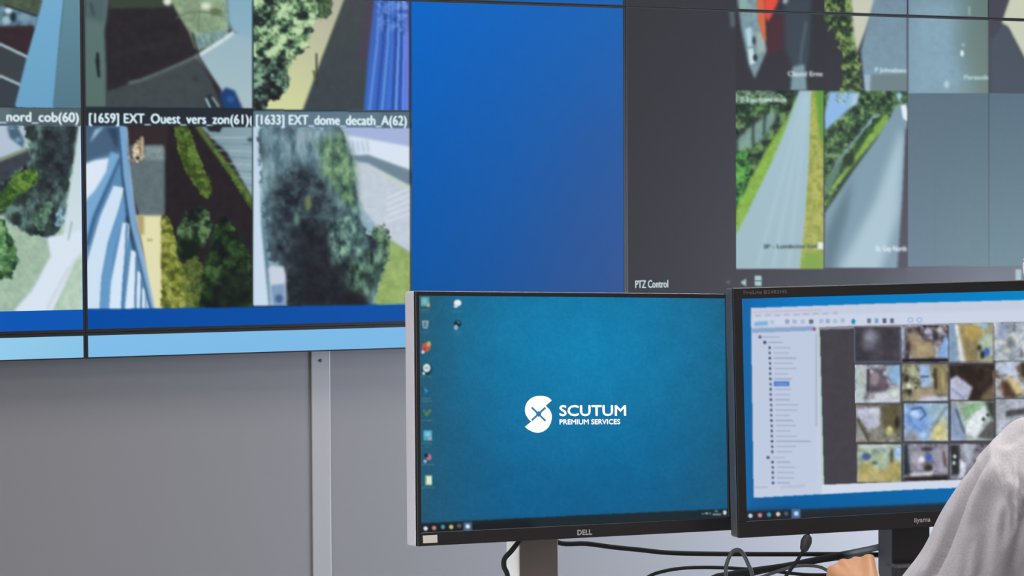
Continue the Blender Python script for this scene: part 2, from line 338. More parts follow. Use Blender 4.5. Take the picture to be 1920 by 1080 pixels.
LN([(238, 420), (236, 470), (229, 590)], 4, '4d7fae', .8); LN([(248, 430), (252, 470)], 6, '264a68', 1.5); LN([(256, 480), (254, 590)], 3, '47779e', .7); LN([(266, 515), (264, 590)], 2.5, '47779e', .7); LN([(236, 350), (240, 415)], 5, '23354a', 1.5)
P([(221, 232), (238, 234), (240, 290), (247, 350), (257, 430), (272, 490), (292, 590), (282, 590), (258, 490), (240, 400), (230, 330)], '7aa6d0', 1.2); LN([(222, 236), (230, 330), (243, 420), (262, 495), (285, 590)], 3, '2f506e', 1); LN([(238, 240), (246, 345), (262, 455), (290, 580)], 2, 'a9c7e4', .8)
FOL([(330, 440), (345, 400), (372, 384), (392, 398), (398, 430), (384, 460), (362, 492), (335, 490)], ['151d1b', '24362a', '3e5a3c', '648456'], 12, 3, wob=3); P([(335, 450), (350, 445), (385, 462), (365, 492), (336, 490)], '182019', 5)
FOL([(400, 425), (424, 404), (440, 430), (466, 470), (474, 590), (365, 590), (376, 520), (392, 470)], ['10161a', '1a281d', '2a4224', '466436'], 16, 2, con=2)
FOL([(336, 500), (365, 480), (382, 495), (370, 590), (352, 590)], ['3d5226', '75853c'], 8, 2, .8)
P([(410, 520), (474, 500), (474, 590), (400, 590)], '15191c', 9, .6)
# --- feed 6: big tree, wall and parking
clip(475, 207, 772, 573)
R(470, 200, 775, 590, '98b5c4', tex=.1)
P([(470, 236), (488, 236), (492, 400), (508, 590), (470, 590)], 'c9ddef', 1.5); P([(488, 330), (496, 420), (514, 590), (506, 590), (490, 420)], '5a7a8c', 2)
P([(640, 232), (775, 232), (775, 280), (652, 254)], 'a6b5dc', 1.5); P([(640, 252), (655, 254), (775, 276), (775, 320), (700, 298), (645, 292)], 'dbe6f5', 1.5)
for k in range(5): LN([(652+k*9, 264), (655+k*9, 286)], 3, '9fb5cc', 1.5)
P([(660, 292), (690, 290), (775, 322), (775, 352), (672, 304)], '6f8798', 2); P([(662, 302), (690, 306), (775, 352), (775, 475), (722, 445), (680, 390), (655, 330)], 'c3cedb', 2, tex=.04)
for k in range(5): LN([(725, 372+k*11), (770, 352+k*12)], 3, 'd7dfec', 1.2)
LN([(700, 318), (775, 356)], 3, 'c6d4b0', 1.5)
P([(715, 438), (775, 478), (775, 590), (690, 590), (705, 540)], '94ad68', 2, tex=.12)
FOL([(484, 240), (640, 238), (655, 290), (668, 340), (668, 400), (690, 440), (725, 455), (728, 480), (712, 520), (700, 590), (534, 590), (534, 500), (508, 495), (494, 420)], ['242d35', '354854', '48626e', '62828c', '88a8ac'], 20, 2.5, sy=30, con=2.0)
FOL([(490, 236), (640, 236), (640, 275), (590, 330), (520, 345), (492, 330)], ['54707e', '7c9ca8', '9dbcc6', 'b4cdd6'], 15, 12, .75, sy=34, wob=0, con=2)
FOL([(508, 340), (560, 300), (600, 320), (628, 380), (650, 440), (690, 590), (534, 590), (530, 500), (510, 480)], ['1c1e25', '28303a', '38464e', '4c6064'], 15, 9, .9, con=2.2, wob=0)
P([(545, 420), (600, 410), (650, 480), (680, 590), (540, 590)], '1c1c22', 18, .7)
FOL([(592, 262), (645, 250), (668, 310), (672, 395), (640, 380), (606, 330)], ['2f4442', '4d6c58', '6c9068', '94b884'], 11, 7, .85, sy=18, wob=0, con=2)
FOL([(612, 420), (650, 400), (672, 380), (682, 430), (690, 470), (650, 480), (625, 500), (618, 450)], ['263438', '42605c', '6c9486', 'a4c8b4'], 10, 6, .85, sy=16, wob=0, con=2.2)
FOL([(655, 490), (690, 470), (722, 470), (716, 515), (690, 560), (665, 545), (650, 535)], ['22302c', '4a6a58', '80a48c'], 9, 5, .85, sy=16, wob=0, con=2.2)
FOL([(690, 430), (722, 420), (735, 455), (724, 500), (705, 460)], ['2a3a38', '56745f', '7f9c78'], 9, 4, .9, wob=3)
P([(655, 550), (690, 555), (692, 590), (600, 590)], '1c1c1f', 5, .8); EL(578, 380, 6, 14, '8aa062', 3, .7); EL(556, 412, 5, 12, '7fb0a0', 3, .7)
P([(503, 503), (512, 498), (532, 500), (536, 515), (536, 580), (508, 580)], 'c9d2e0', 1.5); P([(507, 535), (534, 532), (535, 580), (512, 580)], '7f9cc0', 2); EL(523, 560, 7, 8, '41618c', 2); LN([(519, 490), (520, 500)], 5, '8fb4b8', 1.5)
cv[0:590, 0:775] = blur(cv[0:590, 0:775], 1)   # the lens left the wall a little soft
# --- captions over feeds 4-6
clip(0, 200, 153, 240); P([(-5, 198), (160, 200), (160, 237), (-5, 236)], '4b5a62', 1.2, .93); R(-5, 200, 20, 232, '6d7f88', 4, .5)
TXT('o_nord_cob(60)', -14, 208, 147, 227, 229, 'd6e8ee', .9, 1.35)
clip(160, 203, 472, 240); P([(150, 202), (480, 205), (480, 238), (150, 236)], '262d35', 1.2, .93)
TXT('[1659] EXT_Ouest_vers_zon(61)(', 167, 211, 474, 230, 233, 'cfe6ee', .9, 1.35)
clip(475, 206, 772, 242); P([(475, 207), (775, 210), (775, 240), (475, 238)], '5d7485', 1.2, .93); R(715, 210, 775, 240, '475b68', 3, .5)
TXT('[1633] EXT_dome_decath_A(62)', 480, 214, 762, 233, 235, 'd3e6ee', .9, 1.35)
for a_, b_, w_ in (((474, 0), (474, 574), 2.6), ((769.5, 0), (770.5, 572), 3.2), ((0, 199), (156, 200.5), 3), ((158, 201.5), (474, 205.5), 3), ((474, 206.5), (770, 209), 3)): clip(0, 0, 780, 590); LN([a_, b_], w_, '1e2c34', .7)
clip(0, 0, 780, 590); P([(475, 238), (478, 238), (478, 572), (475, 572)], 'c4d6e6', .7)
# --- blue desktop of the wall, light strip
clip(0, 0, W_, H_)
GR(772, 0, 1172, 548, '0166c8', '1a63b6', '0054a4', '2e5292', .02)  # panel's viewing-angle falloff painted in, duller towards the lower right
r_ = region([(1060, 250), (1176, 180), (1176, 560), (980, 560)], 50); put(*r_[:4], r_[4]*.25, hx('2c5090'))  # extra soft patch of the same painted falloff
P([(-5, 585.5), (160, 582.5), (160, 700), (-5, 700)], '0857b6', .6); P([(155, 579.5), (475, 576), (475, 575), (772, 570), (772, 700), (155, 700)], '004ca6', .6, col2='0450a6', ax=(160, 0, 772, 0))
# --- right-hand application: dark ground with small feeds
GR(1172, 0, 1920, 550, '38383f', '3c3d46', '39373f', '6b6e7a', .015)
GR(1172, 0, 1700, 550, '38393f', '3d3e47', '38363d', '44434b', .02)
clip(1172, 0, W_, 560)
P([(1640, 498), (2080, 490), (2080, 552), (1640, 552)], '4b4a54', 18, col2='6e717e', ax=(1640, 0, 1850, 0))
P([(1365, -5), (1376, -5), (1378, 50), (1370, 52)], '56626b', 2)
clip(1380, 0, 1545, 169); R(1370, -5, 1550, 175, '37353d')
P([(1382, -5), (1421, -5), (1430, 55), (1438, 95), (1415, 148), (1404, 122), (1390, 55)], '7b959e', 1.5, tex=.15)
P([(1397, 55), (1408, 50), (1412, 85), (1402, 90)], 'b3d4e4', 1.5); P([(1402, 92), (1412, 90), (1416, 118), (1406, 122)], 'c6dbe2', 1.2); EL(1416, 108, 4, 7, '2f3a42', 1.2); EL(1414, 76, 3, 8, '2a3036', 1.5); P([(1418, 60), (1432, 60), (1436, 95), (1420, 100)], '9fb0ae', 2)
P([(1386, -5), (1400, -5), (1402, 15), (1390, 18)], '88b0a4', 2); P([(1418, -5), (1433, -5), (1437, 78), (1430, 72), (1420, 30)], 'd06a48', 1.2); P([(1432, -5), (1462, -5), (1448, 28), (1440, 42), (1434, 30)], 'e0503c', 1.5)
P([(1440, 42), (1462, 22), (1475, 40), (1468, 95), (1440, 100)], '4c2f38', 4); EL(1474, 3, 6, 5, 'c9d6da', 2)
P([(1470, 10), (1482, -5), (1522, -5), (1530, 60), (1512, 132), (1490, 132), (1472, 90)], '3e4853', 4); LN([(1512, 40), (1505, 80), (1500, 120)], 4, '56656e', 2); P([(1486, 125), (1508, 120), (1514, 170), (1482, 170)], '7c9aa3', 2)
P([(1522, -5), (1550, -5), (1550, 170), (1515, 170)], '35363b', 3); TXT('Clased Erne', 1477, 133, 1542, 143, 143, 'cfe0e4', .8)
clip(1545, 0, 1701, 171); R(1540, -5, 1705, 175, '37363e'); FOL([(1540, -5), (1600, -5), (1602, 60), (1612, 120), (1618, 180), (1576, 180), (1582, 110), (1564, 60), (1540, 40)], ['26302a', '3a4c38', '5f7a48', '88a25c'], 9, 2)
P([(1596, -5), (1645, -5), (1622, 60), (1606, 100), (1600, 60)], 'c8ccb8', 1.5); P([(1640, -5), (1702, -5), (1702, 180), (1622, 180), (1614, 95), (1625, 50)], '7690a2', 2, col2='7e9cac', tex=.05); P([(1620, 140), (1632, 140), (1630, 180), (1624, 180)], '9db6c4', 1); P([(1634, 140), (1702, 138), (1702, 180), (1632, 180)], '6f8389', 2)
TXT('P Johnabens', 1641, 126, 1699, 135, 136, 'c9dde0', .8)
clip(1703, 0, 1853, 174); GR(1703, 0, 1853, 176, '7894a2', '667c76', '7d9aa8', '71857f'); P([(1720, -5), (1800, -5), (1790, 90), (1820, 180), (1703, 180), (1703, 60)], '86a6b8', 18, tex=.05)
EL(1804, 100, 3.5, 6, 'e6f2f4', 1.2); EL(1806, 84, 3, 3, '9fb8b4', 1.2); EL(1775, 158, 5, 7, 'b6d0dc', 2.5); LN([(1818, 12), (1817, 28)], 3, 'a2b8a8', 1.2); TXT('Parasols', 1808, 140, 1853, 149, 149, 'bcd8d8', .8)
clip(1854, 0, W_, 176); R(1850, -5, W_, 180, '464a55', tex=.05); P([(1893, -5), (2080, -5), (2080, 250), (1925, 115), (1890, 50), (1876, 42)], 'cbd0bc', 1.5); P([(1876, 48), (1890, 52), (1925, 125), (1980, 176), (1858, 176), (1856, 80)], '4d5462', 2); P([(1852, -5), (1893, -5), (1872, 60), (1852, 70)], '4a4955', 1.5)
clip(1380, 170, 1544, 504); R(1375, 165, 1550, 510, '9fbcca')
FOL([(1375, 165), (1505, 165), (1495, 195), (1470, 240), (1440, 300), (1400, 380), (1375, 400)], ['1d2725', '2c3e30', '45623c', '6c8e60'], 11, 2, wob=3)
P([(1382, 262), (1410, 235), (1452, 205), (1454, 225), (1430, 262), (1384, 285)], '86a8a2', 3, .85); LN([(1412, 215), (1412, 270)], 4, '25322c', 1.5); LN([(1435, 205), (1432, 255)], 4, '25322c', 1.5); FOL([(1378, 285), (1405, 280), (1400, 400), (1378, 430)], ['23402a', '458a3c', '6cae50'], 9, 1.5)
P([(1500, 172), (1496, 195), (1450, 300), (1425, 350), (1380, 448), (1380, 395), (1405, 340), (1440, 275), (1478, 218)], '86b044', 2, tex=.12)
P([(1500, 165), (1523, 165), (1519, 300), (1511, 400), (1500, 510), (1375, 510), (1375, 450), (1430, 345), (1470, 250)], 'a4c2d0', 1.5, col2='9db8c2')
for a, b in ((1508, 1420), (1512, 1450), (1515, 1478)): LN([(a, 180), (b, 500)], 5, 'b4ced8', 3, .5)
FOL([(1521, 165), (1550, 165), (1550, 510), (1500, 510), (1510, 400), (1517, 300)], ['8f9a44', 'a6ac54', 'b4b45e'], 8, 1, wob=0); P([(1528, 165), (1545, 165), (1545, 290), (1536, 250)], '5c9a38', 3); P([(1508, 470), (1544, 475), (1544, 510), (1503, 510)], '7fa23c', 4)
FOL([(1380, 172), (1470, 172), (1470, 190), (1380, 195)], ['3c5a3a', 'a8ccb4'], 5, 2, .7); TXT('2-Lectoncitos', 1387, 181, 1474, 192, 191, 'cfe8e0', .8); TXT('3P - Lombcion Lot', 1431, 458, 1532, 466, 465, '3e4e54', .7); R(1533, 454, 1544, 467, 'dde8e6', 1)
clip(1546, 171, 1701, 502); R(1540, 165, 1705, 510, '2c3b2c')
FOL([(1540, 165), (1705, 165), (1705, 230), (1660, 225), (1600, 290), (1546, 400)], ['1e2a22', '2e4630', '4c6e42', '7c9c60'], 10, 3, con=2.2, wob=3)
P([(1546, 215), (1556, 172), (1604, 172), (1592, 205), (1570, 225), (1546, 246)], '8fb8e8', 2.5); FOL([(1570, 172), (1592, 172), (1585, 200), (1568, 196)], ['5d7f60', 'a5cbe0'], 6, 2, .7)
P([(1600, 175), (1612, 172), (1608, 195), (1590, 205)], 'a8cce0', 2); P([(1566, 305), (1600, 265), (1638, 215), (1652, 214), (1625, 240), (1580, 295), (1560, 330)], '86a6b2', 2.5); P([(1546, 340), (1580, 290), (1575, 320), (1550, 370)], '5d7f6a', 3)
FOL([(1584, 300), (1620, 250), (1650, 215), (1655, 225), (1625, 262), (1592, 318), (1580, 325)], ['20301e', '39572c'], 8, 2)
P([(1546, 410), (1560, 350), (1605, 290), (1640, 235), (1664, 212), (1668, 232), (1640, 262), (1600, 310), (1560, 360)], '82aa46', 2, tex=.15); EL(1592, 300, 10, 12, '25351f', 2.5); EL(1630, 245, 9, 5, '3a5a28', 2)
P([(1664, 228), (1680, 198), (1702, 192), (1702, 510), (1540, 510), (1546, 400), (1600, 320), (1640, 265)], '7d99a9', 2)
P([(1690, 240), (1640, 380), (1570, 510), (1650, 510), (1685, 400), (1696, 260)], 'b2cad6', 8, .85); P([(1546, 440), (1600, 330), (1590, 400), (1560, 510), (1540, 510)], '55707c', 7, .8); P([(1698, 240), (1705, 240), (1705, 510), (1682, 510), (1692, 370)], '46434d', 2.5)
P([(1689, 198), (1698, 196), (1703, 212), (1702, 228), (1693, 222)], 'e2f0f4', 1.2); EL(1686, 180, 5, 7, 'a2c8ec', 2); TXT('St. Gay North', 1642, 460, 1699, 471, 471, 'd8e6ea', .7)
clip(1703, 174, W_, 498); cv[0:174, 1366:2070] = blur(cv[0:174, 1366:2070], 1); cv[170:505, 1380:1702] = blur(cv[170:505, 1380:1702], 1)
GR(1703, 175, 1853, 499, '5b7080', '5c7180', '63798a', '65808a', .015); GR(1855, 175, W_, 499, '5a7181', '60758a', '66828e', '70868f', .015)
LN([(1753, 180), (1753, 495)], 1, '5a6d7b', .6, .6)
clip(1172, 500, W_, 560); TXT('PTZ Control', 1191, 525, 1252, 540, 539, 'c8dee2', 0, 1.2)
P([(1399, 522), (1399, 537), (1388, 530)], 'a4bcc0', 1); R(1415, 517, 1428, 536, 'a6c2c6', 1); R(1415, 526, 1428, 528, '5e6e74', .5); P([(1366, 524), (1370, 529), (1366, 534), (1361, 529)], '56565f', 1); R(1904, 505, 1915, 526, 'a6bcc4', 1.2)
clip(0, 0, W_, H_); GR(770, 548, 1172, 612, '0054a4', '2e5292', '04459a', '2a4f96'); 
GR(1172, 552, 2080, 600, '38363d', '6b6e7a', '38363d', '6b6e7a')
CV_WALL = cv.copy()
GR(0, 590, 160, 700, '98cfee', '8fcaec', '93cdee', '86c4e6'); GR(158, 590, 775, 700, '84c0ec', '7fbcea', '7fc0ec', '79b8e6'); GR(775, 560, 2080, 700, '7fbcea', '7fbcea', '79b8e6', '79b8e6')
CV_STRIP = cv.copy()
# --- desktop monitor with the company wallpaper
cv[:] = hx('1a1c20')
xx, yy = np.meshgrid(np.arange(780, 1375), np.arange(550, 1002))
d1 = np.clip(1-np.hypot((xx-1110)/330, (yy-660)/270), 0, 1)[..., None]; d2 = np.clip((xx-780)/190, 0, 1)[..., None]**.7; d3 = np.clip((1375-xx)/230, 0, 1)[..., None]**.8; d4 = np.clip((yy-640)/330, 0, 1)[..., None]
c = hx('19709c')*(1-d4)+hx('105f8f')*d4; c = hx('28586f')*(1-d2)+c*d2; c = hx('225f80')*(1-d3)*(1-.25*d4)+hx('19507c')*(1-d3)*.25*d4+c*d3; c = c*(1-d1*.75)+hx('0f88bb')*d1*.75
d5 = (np.clip(1-np.hypot((xx-1190)/150, (yy-860)/110), 0, 1)*.4)[..., None]; c = c*(1-d5)+hx('066a9e')*d5
c *= (1+.10*(noise(780, 550, 1375, 1002, 4, octv=2)-.5)+.07*(noise(780, 550, 1375, 1002, 30)-.5))[..., None]; cv[550:1002, 780:1375] = c
def label(cx, cy, w, al=.45): 
    for k in range(int(w/3)): LN([(cx-w/2+k*3, cy+RNG.rand()*1.2), (cx-w/2+k*3+2, cy)], 2.2, 'aebfc4', .6, al*(.4+.6*RNG.rand()))
R(789, 557, 805, 574, '5fa0a8', 1); R(792, 560, 800, 570, '7fbcc0', 1.5); EL(803, 572, 3, 4, 'c9a878', 1); label(798, 581, 20); label(798, 586, 16, .3)
P([(791, 601), (804, 601), (802, 616), (793, 616)], '8aa6b0', 1.2); R(795, 604, 799, 613, '54727f', 1); label(798, 623, 14, .4)
EL(799, 651, 8, 9, 'b85c50', 1.2); EL(804, 645, 4, 5, 'c8a45e', 1.2); EL(796, 655, 3, 4, 'b43c3c', 1); EL(793, 660, 3, 3, 'd0d6de', 1)
EL(800, 693, 9, 10, '14303c', 1.5); EL(800, 690, 7, 8, 'cfe2e0', 1); R(796, 689, 804, 691, '6f8c90', .6); R(792, 697, 797, 703, 'b9ced2', 1); label(800, 706, 26)
P([(796, 725), (799, 730), (805, 732), (799, 736), (797, 740)], '2f8fd0', 1); label(800, 747, 20); label(800, 752, 22, .5)
LN([(794, 768), (800, 780), (806, 770)], 4, '4d7c50', 1); LN([(798, 776), (809, 768)], 3, '65874c', 1); label(800, 788, 22, .5)
R(794, 807, 810, 826, '4fa0c4', 1); R(797, 810, 807, 818, '84cadc', 1.5); EL(806, 822, 3, 3, 'c8a08c', 1); label(802, 831, 20); label(802, 837, 10, .3)
EL(804, 857, 5, 6, 'c0727a', 1.2); EL(799, 854, 4, 4, '202c48', 1); EL(797, 865, 3, 3, '9fb6d8', 1); label(803, 871, 24)
R(797, 891, 810, 910, '8aae7a', 1.2); R(800, 893, 809, 908, 'dfeadf', .8); label(804, 914, 24)
EL(858, 568, 7, 6, 'e6eff2', 1.2); R(851, 572, 858, 577, 'cfdce0', 1); label(859, 584, 22, .3)
EL(858, 607, 7, 6, '0f2c3c', 1.2); LN([(857, 603), (862, 606)], 2, '7fb4c4', .8); EL(855, 614, 4, 5, '8fb0bc', 1.2); label(859, 623, 18); label(859, 628, 14, .4)
P([(780, 982), (1090, 966), (1375, 953.5), (1375, 1002), (780, 1002)], '202a30', 1, col2='1e2e34', ax=(780, 0, 1375, 0)); P([(780, 986), (1000, 975), (1000, 992), (780, 1002)], '1c1f26', 5)
for (a, b, c_) in ((798, 991, 'dfe6ee'), (814, 990, 'b89080'), (830.5, 988, '3fa0b4'), (846, 988, 'c6c27c'), (861, 986, '5c5a64')): EL(a, b, 4, 4, c_, 1)
R(869, 979, 885, 998, '47667e', 1.2); EL(877, 987, 4, 4, 'd3e8fa', 1)
for a, b, w, c_ in ((1318, 964, 4, '6a7c80'), (1325, 963, 6, 'a8b8ba'), (1332, 963, 3, '8a9a9c'), (1343, 959, 6, '7a8c90'), (1344, 965, 16, '8c9c9e')): R(a-w/2, b-1.5, a+w/2, b+1.5, c_, .8)
EL(1359, 961, 3.5, 4.5, 'dde4e4', .8)
# --- second monitor: client window with a device tree and a grid of cameras
clip(1385, 540, W_, 985)
GR(1385, 540, 1500, 985, '1569b0', '0a7cc4', '1a5f9c', '0b5c9c', .03); GR(1500, 540, 2080, 985, '0a7cc6', '0589ca', '0b5c9c', '0a70b4', .01); R(1385, 560, 1408, 960, '1a68a8', 2)
P([(1408, 577.5), (1640, 569.5), (1860, 564), (2080, 558), (2080, 903), (1720, 917), (1413, 933.5)], 'c6cee2', 1, tex=.01)
P([(1411, 594), (2080, 576), (2080, 600), (1411, 614)], 'cdd6e8', 2); P([(1411, 612), (1526, 609), (1532, 905), (1416, 908)], 'c0cce2', 1); P([(1410, 616), (1526, 612), (1526, 620), (1410, 624)], '8ea6cc', 1)
EL(1527, 617, 3, 4, '9c5a7c', 1.2); LN([(1412, 585), (1470, 583), (1540, 581)], 2, 'd6a8c4', 1, .8)
for k in range(9): R(1415+k*18+RNG.randint(3), 590-k*.6, 1427+k*18, 594-k*.6, 'a8b2c8', 1, .7)
P([(1414, 604), (1440, 602), (1440, 610), (1414, 611)], '5fa8d8', 1.5, .8)
for a, c_ in ((1448, 'b4bcd4'), (1476, '8c98b4'), (1490, '9cb0cc'), (1505, 'a8b8d0'), (1521, '4c5468'), (1540, '9cb4d0'), (1552, '8ca0c0'), (1566, 'a4b8d4'), (1580, 'a8b0c8')): R(a-4, 600-(a-1448)*.02, a+4, 608-(a-1448)*.02, c_, 1.2, .8)
EL(1600, 603, 4, 5, '2e8ccc', 1)
for a, c_ in ((1630, '6e7488'), (1644, '6fa8d0'), (1659, '5c6070'), (1673, '646878')): R(a-4, 597, a+3, 606, c_, 1.2)
for a in (1707, 1724): EL(a, 600, 5.5, 5, '8fb0dc', .8); EL(a, 600, 3, 3, 'd0dcf0', .8)
EL(1425, 632, 3, 3, '6a6a9c', 1); R(1430, 631, 1462, 633, '98a4be', 1, .8); EL(1434, 642, 3, 3, '50546c', 1); R(1440, 641, 1468, 643, '909cb4', 1, .8)
for k in range(27):
    y = 652+k*9.75; x = 1443+k*.25
    if k in (21,): EL(x-8, y+1, 3, 3, '545870', 1); R(x, y, x+24, y+2, '98a4ba', 1, .7); continue
    EL(x, y, 2.2, 2.8, '4c5268', .9); w_ = 24+RNG.randint(20)+(26 if k == 18 else 0)
    if k == 7: R(1451, y-5, 1480, y+4, '4a80cc', 1); R(1455, y-1, 1476, y+1, '7fa8e0', .6)
    else: R(x+8, y-1, x+8+w_, y+1.2, '8c98b0', .9, .6)
R(1529, 625, 1532, 800, 'a8b4cc', 1); R(1413, 912, 1440, 915, 'a8b2c6', 1, .8); P([(1462, 912), (1510, 908), (1510, 913), (1462, 916)], 'b4bed2', 1.5)
P([(1535, 615), (1604, 612.5), (2080, 602), (2080, 890), (1820, 899), (1604, 907), (1543, 909.5)], '47444c', .8, tex=.05); P([(1533, 612), (1537, 612), (1545, 911), (1541, 911)], 'b4d4cc', .8)
P([(1536, 614), (1600, 611), (2080, 600), (2080, 604), (1536, 618)], '8c8c98', 1)
# camera grid: (corner list, palette, shapes)
def cell(x0, y0, x1, y1, pal, sc=8, con=2.6): clip(x0, y0, x1, y1); FOL([(x0-5, y0-5), (x1+5, y0-5), (x1+5, y1+5), (x0-5, y1+5)], pal, sc*1.25, 1, wob=0, con=con*.62)
cell(1601, 613, 1688, 680, ['3c3840', '443f48', '4c4a54'], 18); EL(1632, 632, 14, 15, '8f92a4', 6, .9); EL(1628, 650, 12, 8, '74748a', 5, .6); LN([(1602, 614), (1602, 680)], 2, '5f7a9c'); LN([(1602, 679), (1690, 679)], 2, '5a7494'); LN([(1688, 614), (1688, 680)], 2, '5a7494')
cell(1689, 610, 1778, 680, ['28242c', '564c50', '8c8490', 'c6c4d2'], 9); P([(1700, 630), (1716, 618), (1730, 640), (1750, 640), (1756, 668), (1712, 672), (1700, 650)], '978870', 3); P([(1716, 640), (1745, 648), (1750, 668), (1718, 670)], 'a89878', 3); P([(1772, 628), (1780, 640), (1778, 672), (1756, 670)], '8fb4e4', 2); R(1730, 611, 1768, 613, '17171b', .6); R(1692, 673, 1778, 678, '1e1a20', .8); EL(1702, 650, 5, 12, '342c30', 3); EL(1740, 622, 8, 6, 'b9bcd4', 2); EL(1754, 630, 5, 8, '383440', 2); P([(1690, 614), (1696, 614), (1694, 672), (1690, 672)], '9fb4d4', 1.5); EL(1762, 618, 5, 6, 'c9c9c6', 2)
cell(1779, 606, 1862, 680, ['8a8a6c', 'a3a284', 'b6c0ac'], 10); P([(1778, 600), (1792, 608), (1800, 680), (1778, 680)], '84a0bc', 1.5); P([(1790, 608), (1796, 608), (1812, 680), (1800, 680)], 'dcdfe0', 1.5); P([(1800, 612), (1830, 614), (1834, 680), (1812, 680)], '8a7c58', 4); P([(1806, 612), (1832, 612), (1846, 630), (1826, 640), (1806, 630)], 'b09a5c', 3); P([(1838, 632), (1858, 625), (1862, 668), (1842, 660)], 'a8bca8', 3); EL(1850, 660, 6, 8, '3c5cb0', 1.5); EL(1842, 665, 4, 8, '20282c', 2); EL(1836, 652, 4, 5, '2c3030', 2); P([(1836, 606), (1852, 606), (1852, 616), (1838, 614)], '9cb8d0', 2)
cell(1863, 604, 1990, 676, ['6c7478', '98a4b0', 'c0c6cc', 'd2d2cc'], 12); EL(1880, 620, 9, 16, '8896bc', 4, .8); EL(1894, 642, 7, 12, '6a6e70', 3, .8); EL(1888, 658, 6, 5, 'c8ccb0', 2)
cell(1603, 684, 1688, 756, ['4c4a50', '8a8a90', 'b8bcc8', 'd8dce8'], 8); P([(1604, 690), (1622, 692), (1622, 740), (1612, 756), (1604, 756)], 'b4c4c8', 2); P([(1626, 692), (1662, 690), (1664, 730), (1650, 738), (1627, 735)], '54505a', 3); EL(1640, 710, 9, 14, '9a8c94', 3); EL(1655, 720, 8, 10, '6c5c68', 3); P([(1664, 685), (1688, 685), (1688, 722), (1670, 718)], '8cb0d4', 2.5); P([(1640, 738), (1688, 730), (1688, 756), (1632, 756)], 'c4c8d0', 3); EL(1678, 736, 8, 6, 'd8e4dc', 3); EL(1616, 712, 6, 20, 'aeb4ac', 3); EL(1634, 697, 3, 4, 'd0d0d6', 1.5); EL(1660, 700, 4, 4, 'c8c8d0', 1.5); LN([(1627, 692), (1628, 735)], 3, '2a2a30', 1)
cell(1691, 682, 1778, 752, ['3a3c34', '6e6e58', '9a9880', 'c4c8b0'], 8); R(1692, 680, 1778, 684, '8a8478', 1); P([(1722, 684), (1744, 684), (1746, 726), (1728, 728)], '9cb8dc', 2.5); P([(1726, 704), (1742, 704), (1742, 708), (1726, 708)], '4c607c', 1.2); P([(1750, 684), (1776, 684), (1778, 740), (1752, 735)], '8a7f5c', 3); LN([(1753, 690), (1755, 730)], 5, '2e2c24', 1.5); EL(1712, 696, 8, 12, 'b0b494', 3); P([(1716, 728), (1750, 726), (1758, 750), (1704, 752)], 'a0947c', 3); EL(1704, 724, 5, 6, 'd8dcc4', 2); EL(1700, 710, 5, 8, '30342c', 2); LN([(1766, 690), (1770, 735)], 4, 'b0a478', 1.5); EL(1705, 735, 4, 6, '2c302c', 2); P([(1730, 744), (1778, 742), (1778, 752), (1722, 754)], 'c0c0d8', 2)
cell(1781, 684, 1864, 750, ['2c2420', '362c28', '40342e'], 14); P([(1780, 712), (1794, 704), (1824, 726), (1814, 752), (1780, 752)], 'b4b8d0', 1.5); LN([(1784, 728), (1808, 748)], 2.5, '8c90b4', 1); P([(1842, 740), (1866, 718), (1866, 752), (1838, 752)], '6a5e48', 3); LN([(1866, 695), (1868, 750)], 6, 'd0b48c', 2); R(1780, 680, 1805, 684, 'a0a4ac', 1)
cell(1866, 676, 1990, 746, ['4a4038', '8c8474', 'b4b8c8', 'd4d8e4'], 10); P([(1866, 680), (1908, 678), (1900, 704), (1874, 702)], 'bcc8e0', 3); P([(1888, 706), (1905, 712), (1920, 735), (1906, 742), (1888, 735)], 'c8b888', 2.5); P([(1878, 712), (1890, 715), (1908, 746), (1880, 746)], '4e3c30', 3); P([(1912, 680), (1935, 676), (1930, 712), (1914, 705)], '3c342e', 3)
cell(1605, 758, 1690, 829, ['4a483c', '78766c', '9c9c90'], 9); P([(1606, 766), (1650, 764), (1650, 800), (1632, 812), (1618, 792), (1606, 782)], 'b8bcd0', 2); EL(1640, 770, 10, 5, 'dde0ec', 3); P([(1654, 760), (1690, 756), (1690, 812), (1668, 808), (1654, 796)], '5c5840', 4); P([(1606, 790), (1616, 794), (1628, 828), (1606, 828)], '9c9a94', 3); EL(1668, 808, 7, 9, 'c0bc80', 2.5); EL(1682, 792, 4, 12, '2e2c24', 2); LN([(1607, 784), (1630, 828)], 4, '3a3632', 1.5); P([(1628, 805), (1650, 800), (1655, 828), (1636, 828)], '84847a', 3)
cell(1695, 756, 1778, 827, ['6c7c98', '90b0d8', 'b4cce4'], 9); EL(1722, 784, 24, 24, '7ea4dc', 5); EL(1716, 776, 9, 8, 'b4d0f4', 2.5); LN([(1708, 768), (1728, 764), (1736, 778), (1724, 788)], 2.5, '3c4c70', 1); LN([(1700, 775), (1712, 796), (1728, 808)], 3, '5c80b8', 1.5); P([(1750, 800), (1772, 775), (1778, 827), (1742, 826)], 'd0ca90', 3); P([(1740, 762), (1770, 756), (1778, 770), (1758, 798), (1744, 790)], '9cb8c8', 3); P([(1696, 815), (1712, 808), (1726, 828), (1696, 828)], '8c8c90', 3); LN([(1775, 762), (1745, 808)], 3, '74706c', 1.5)
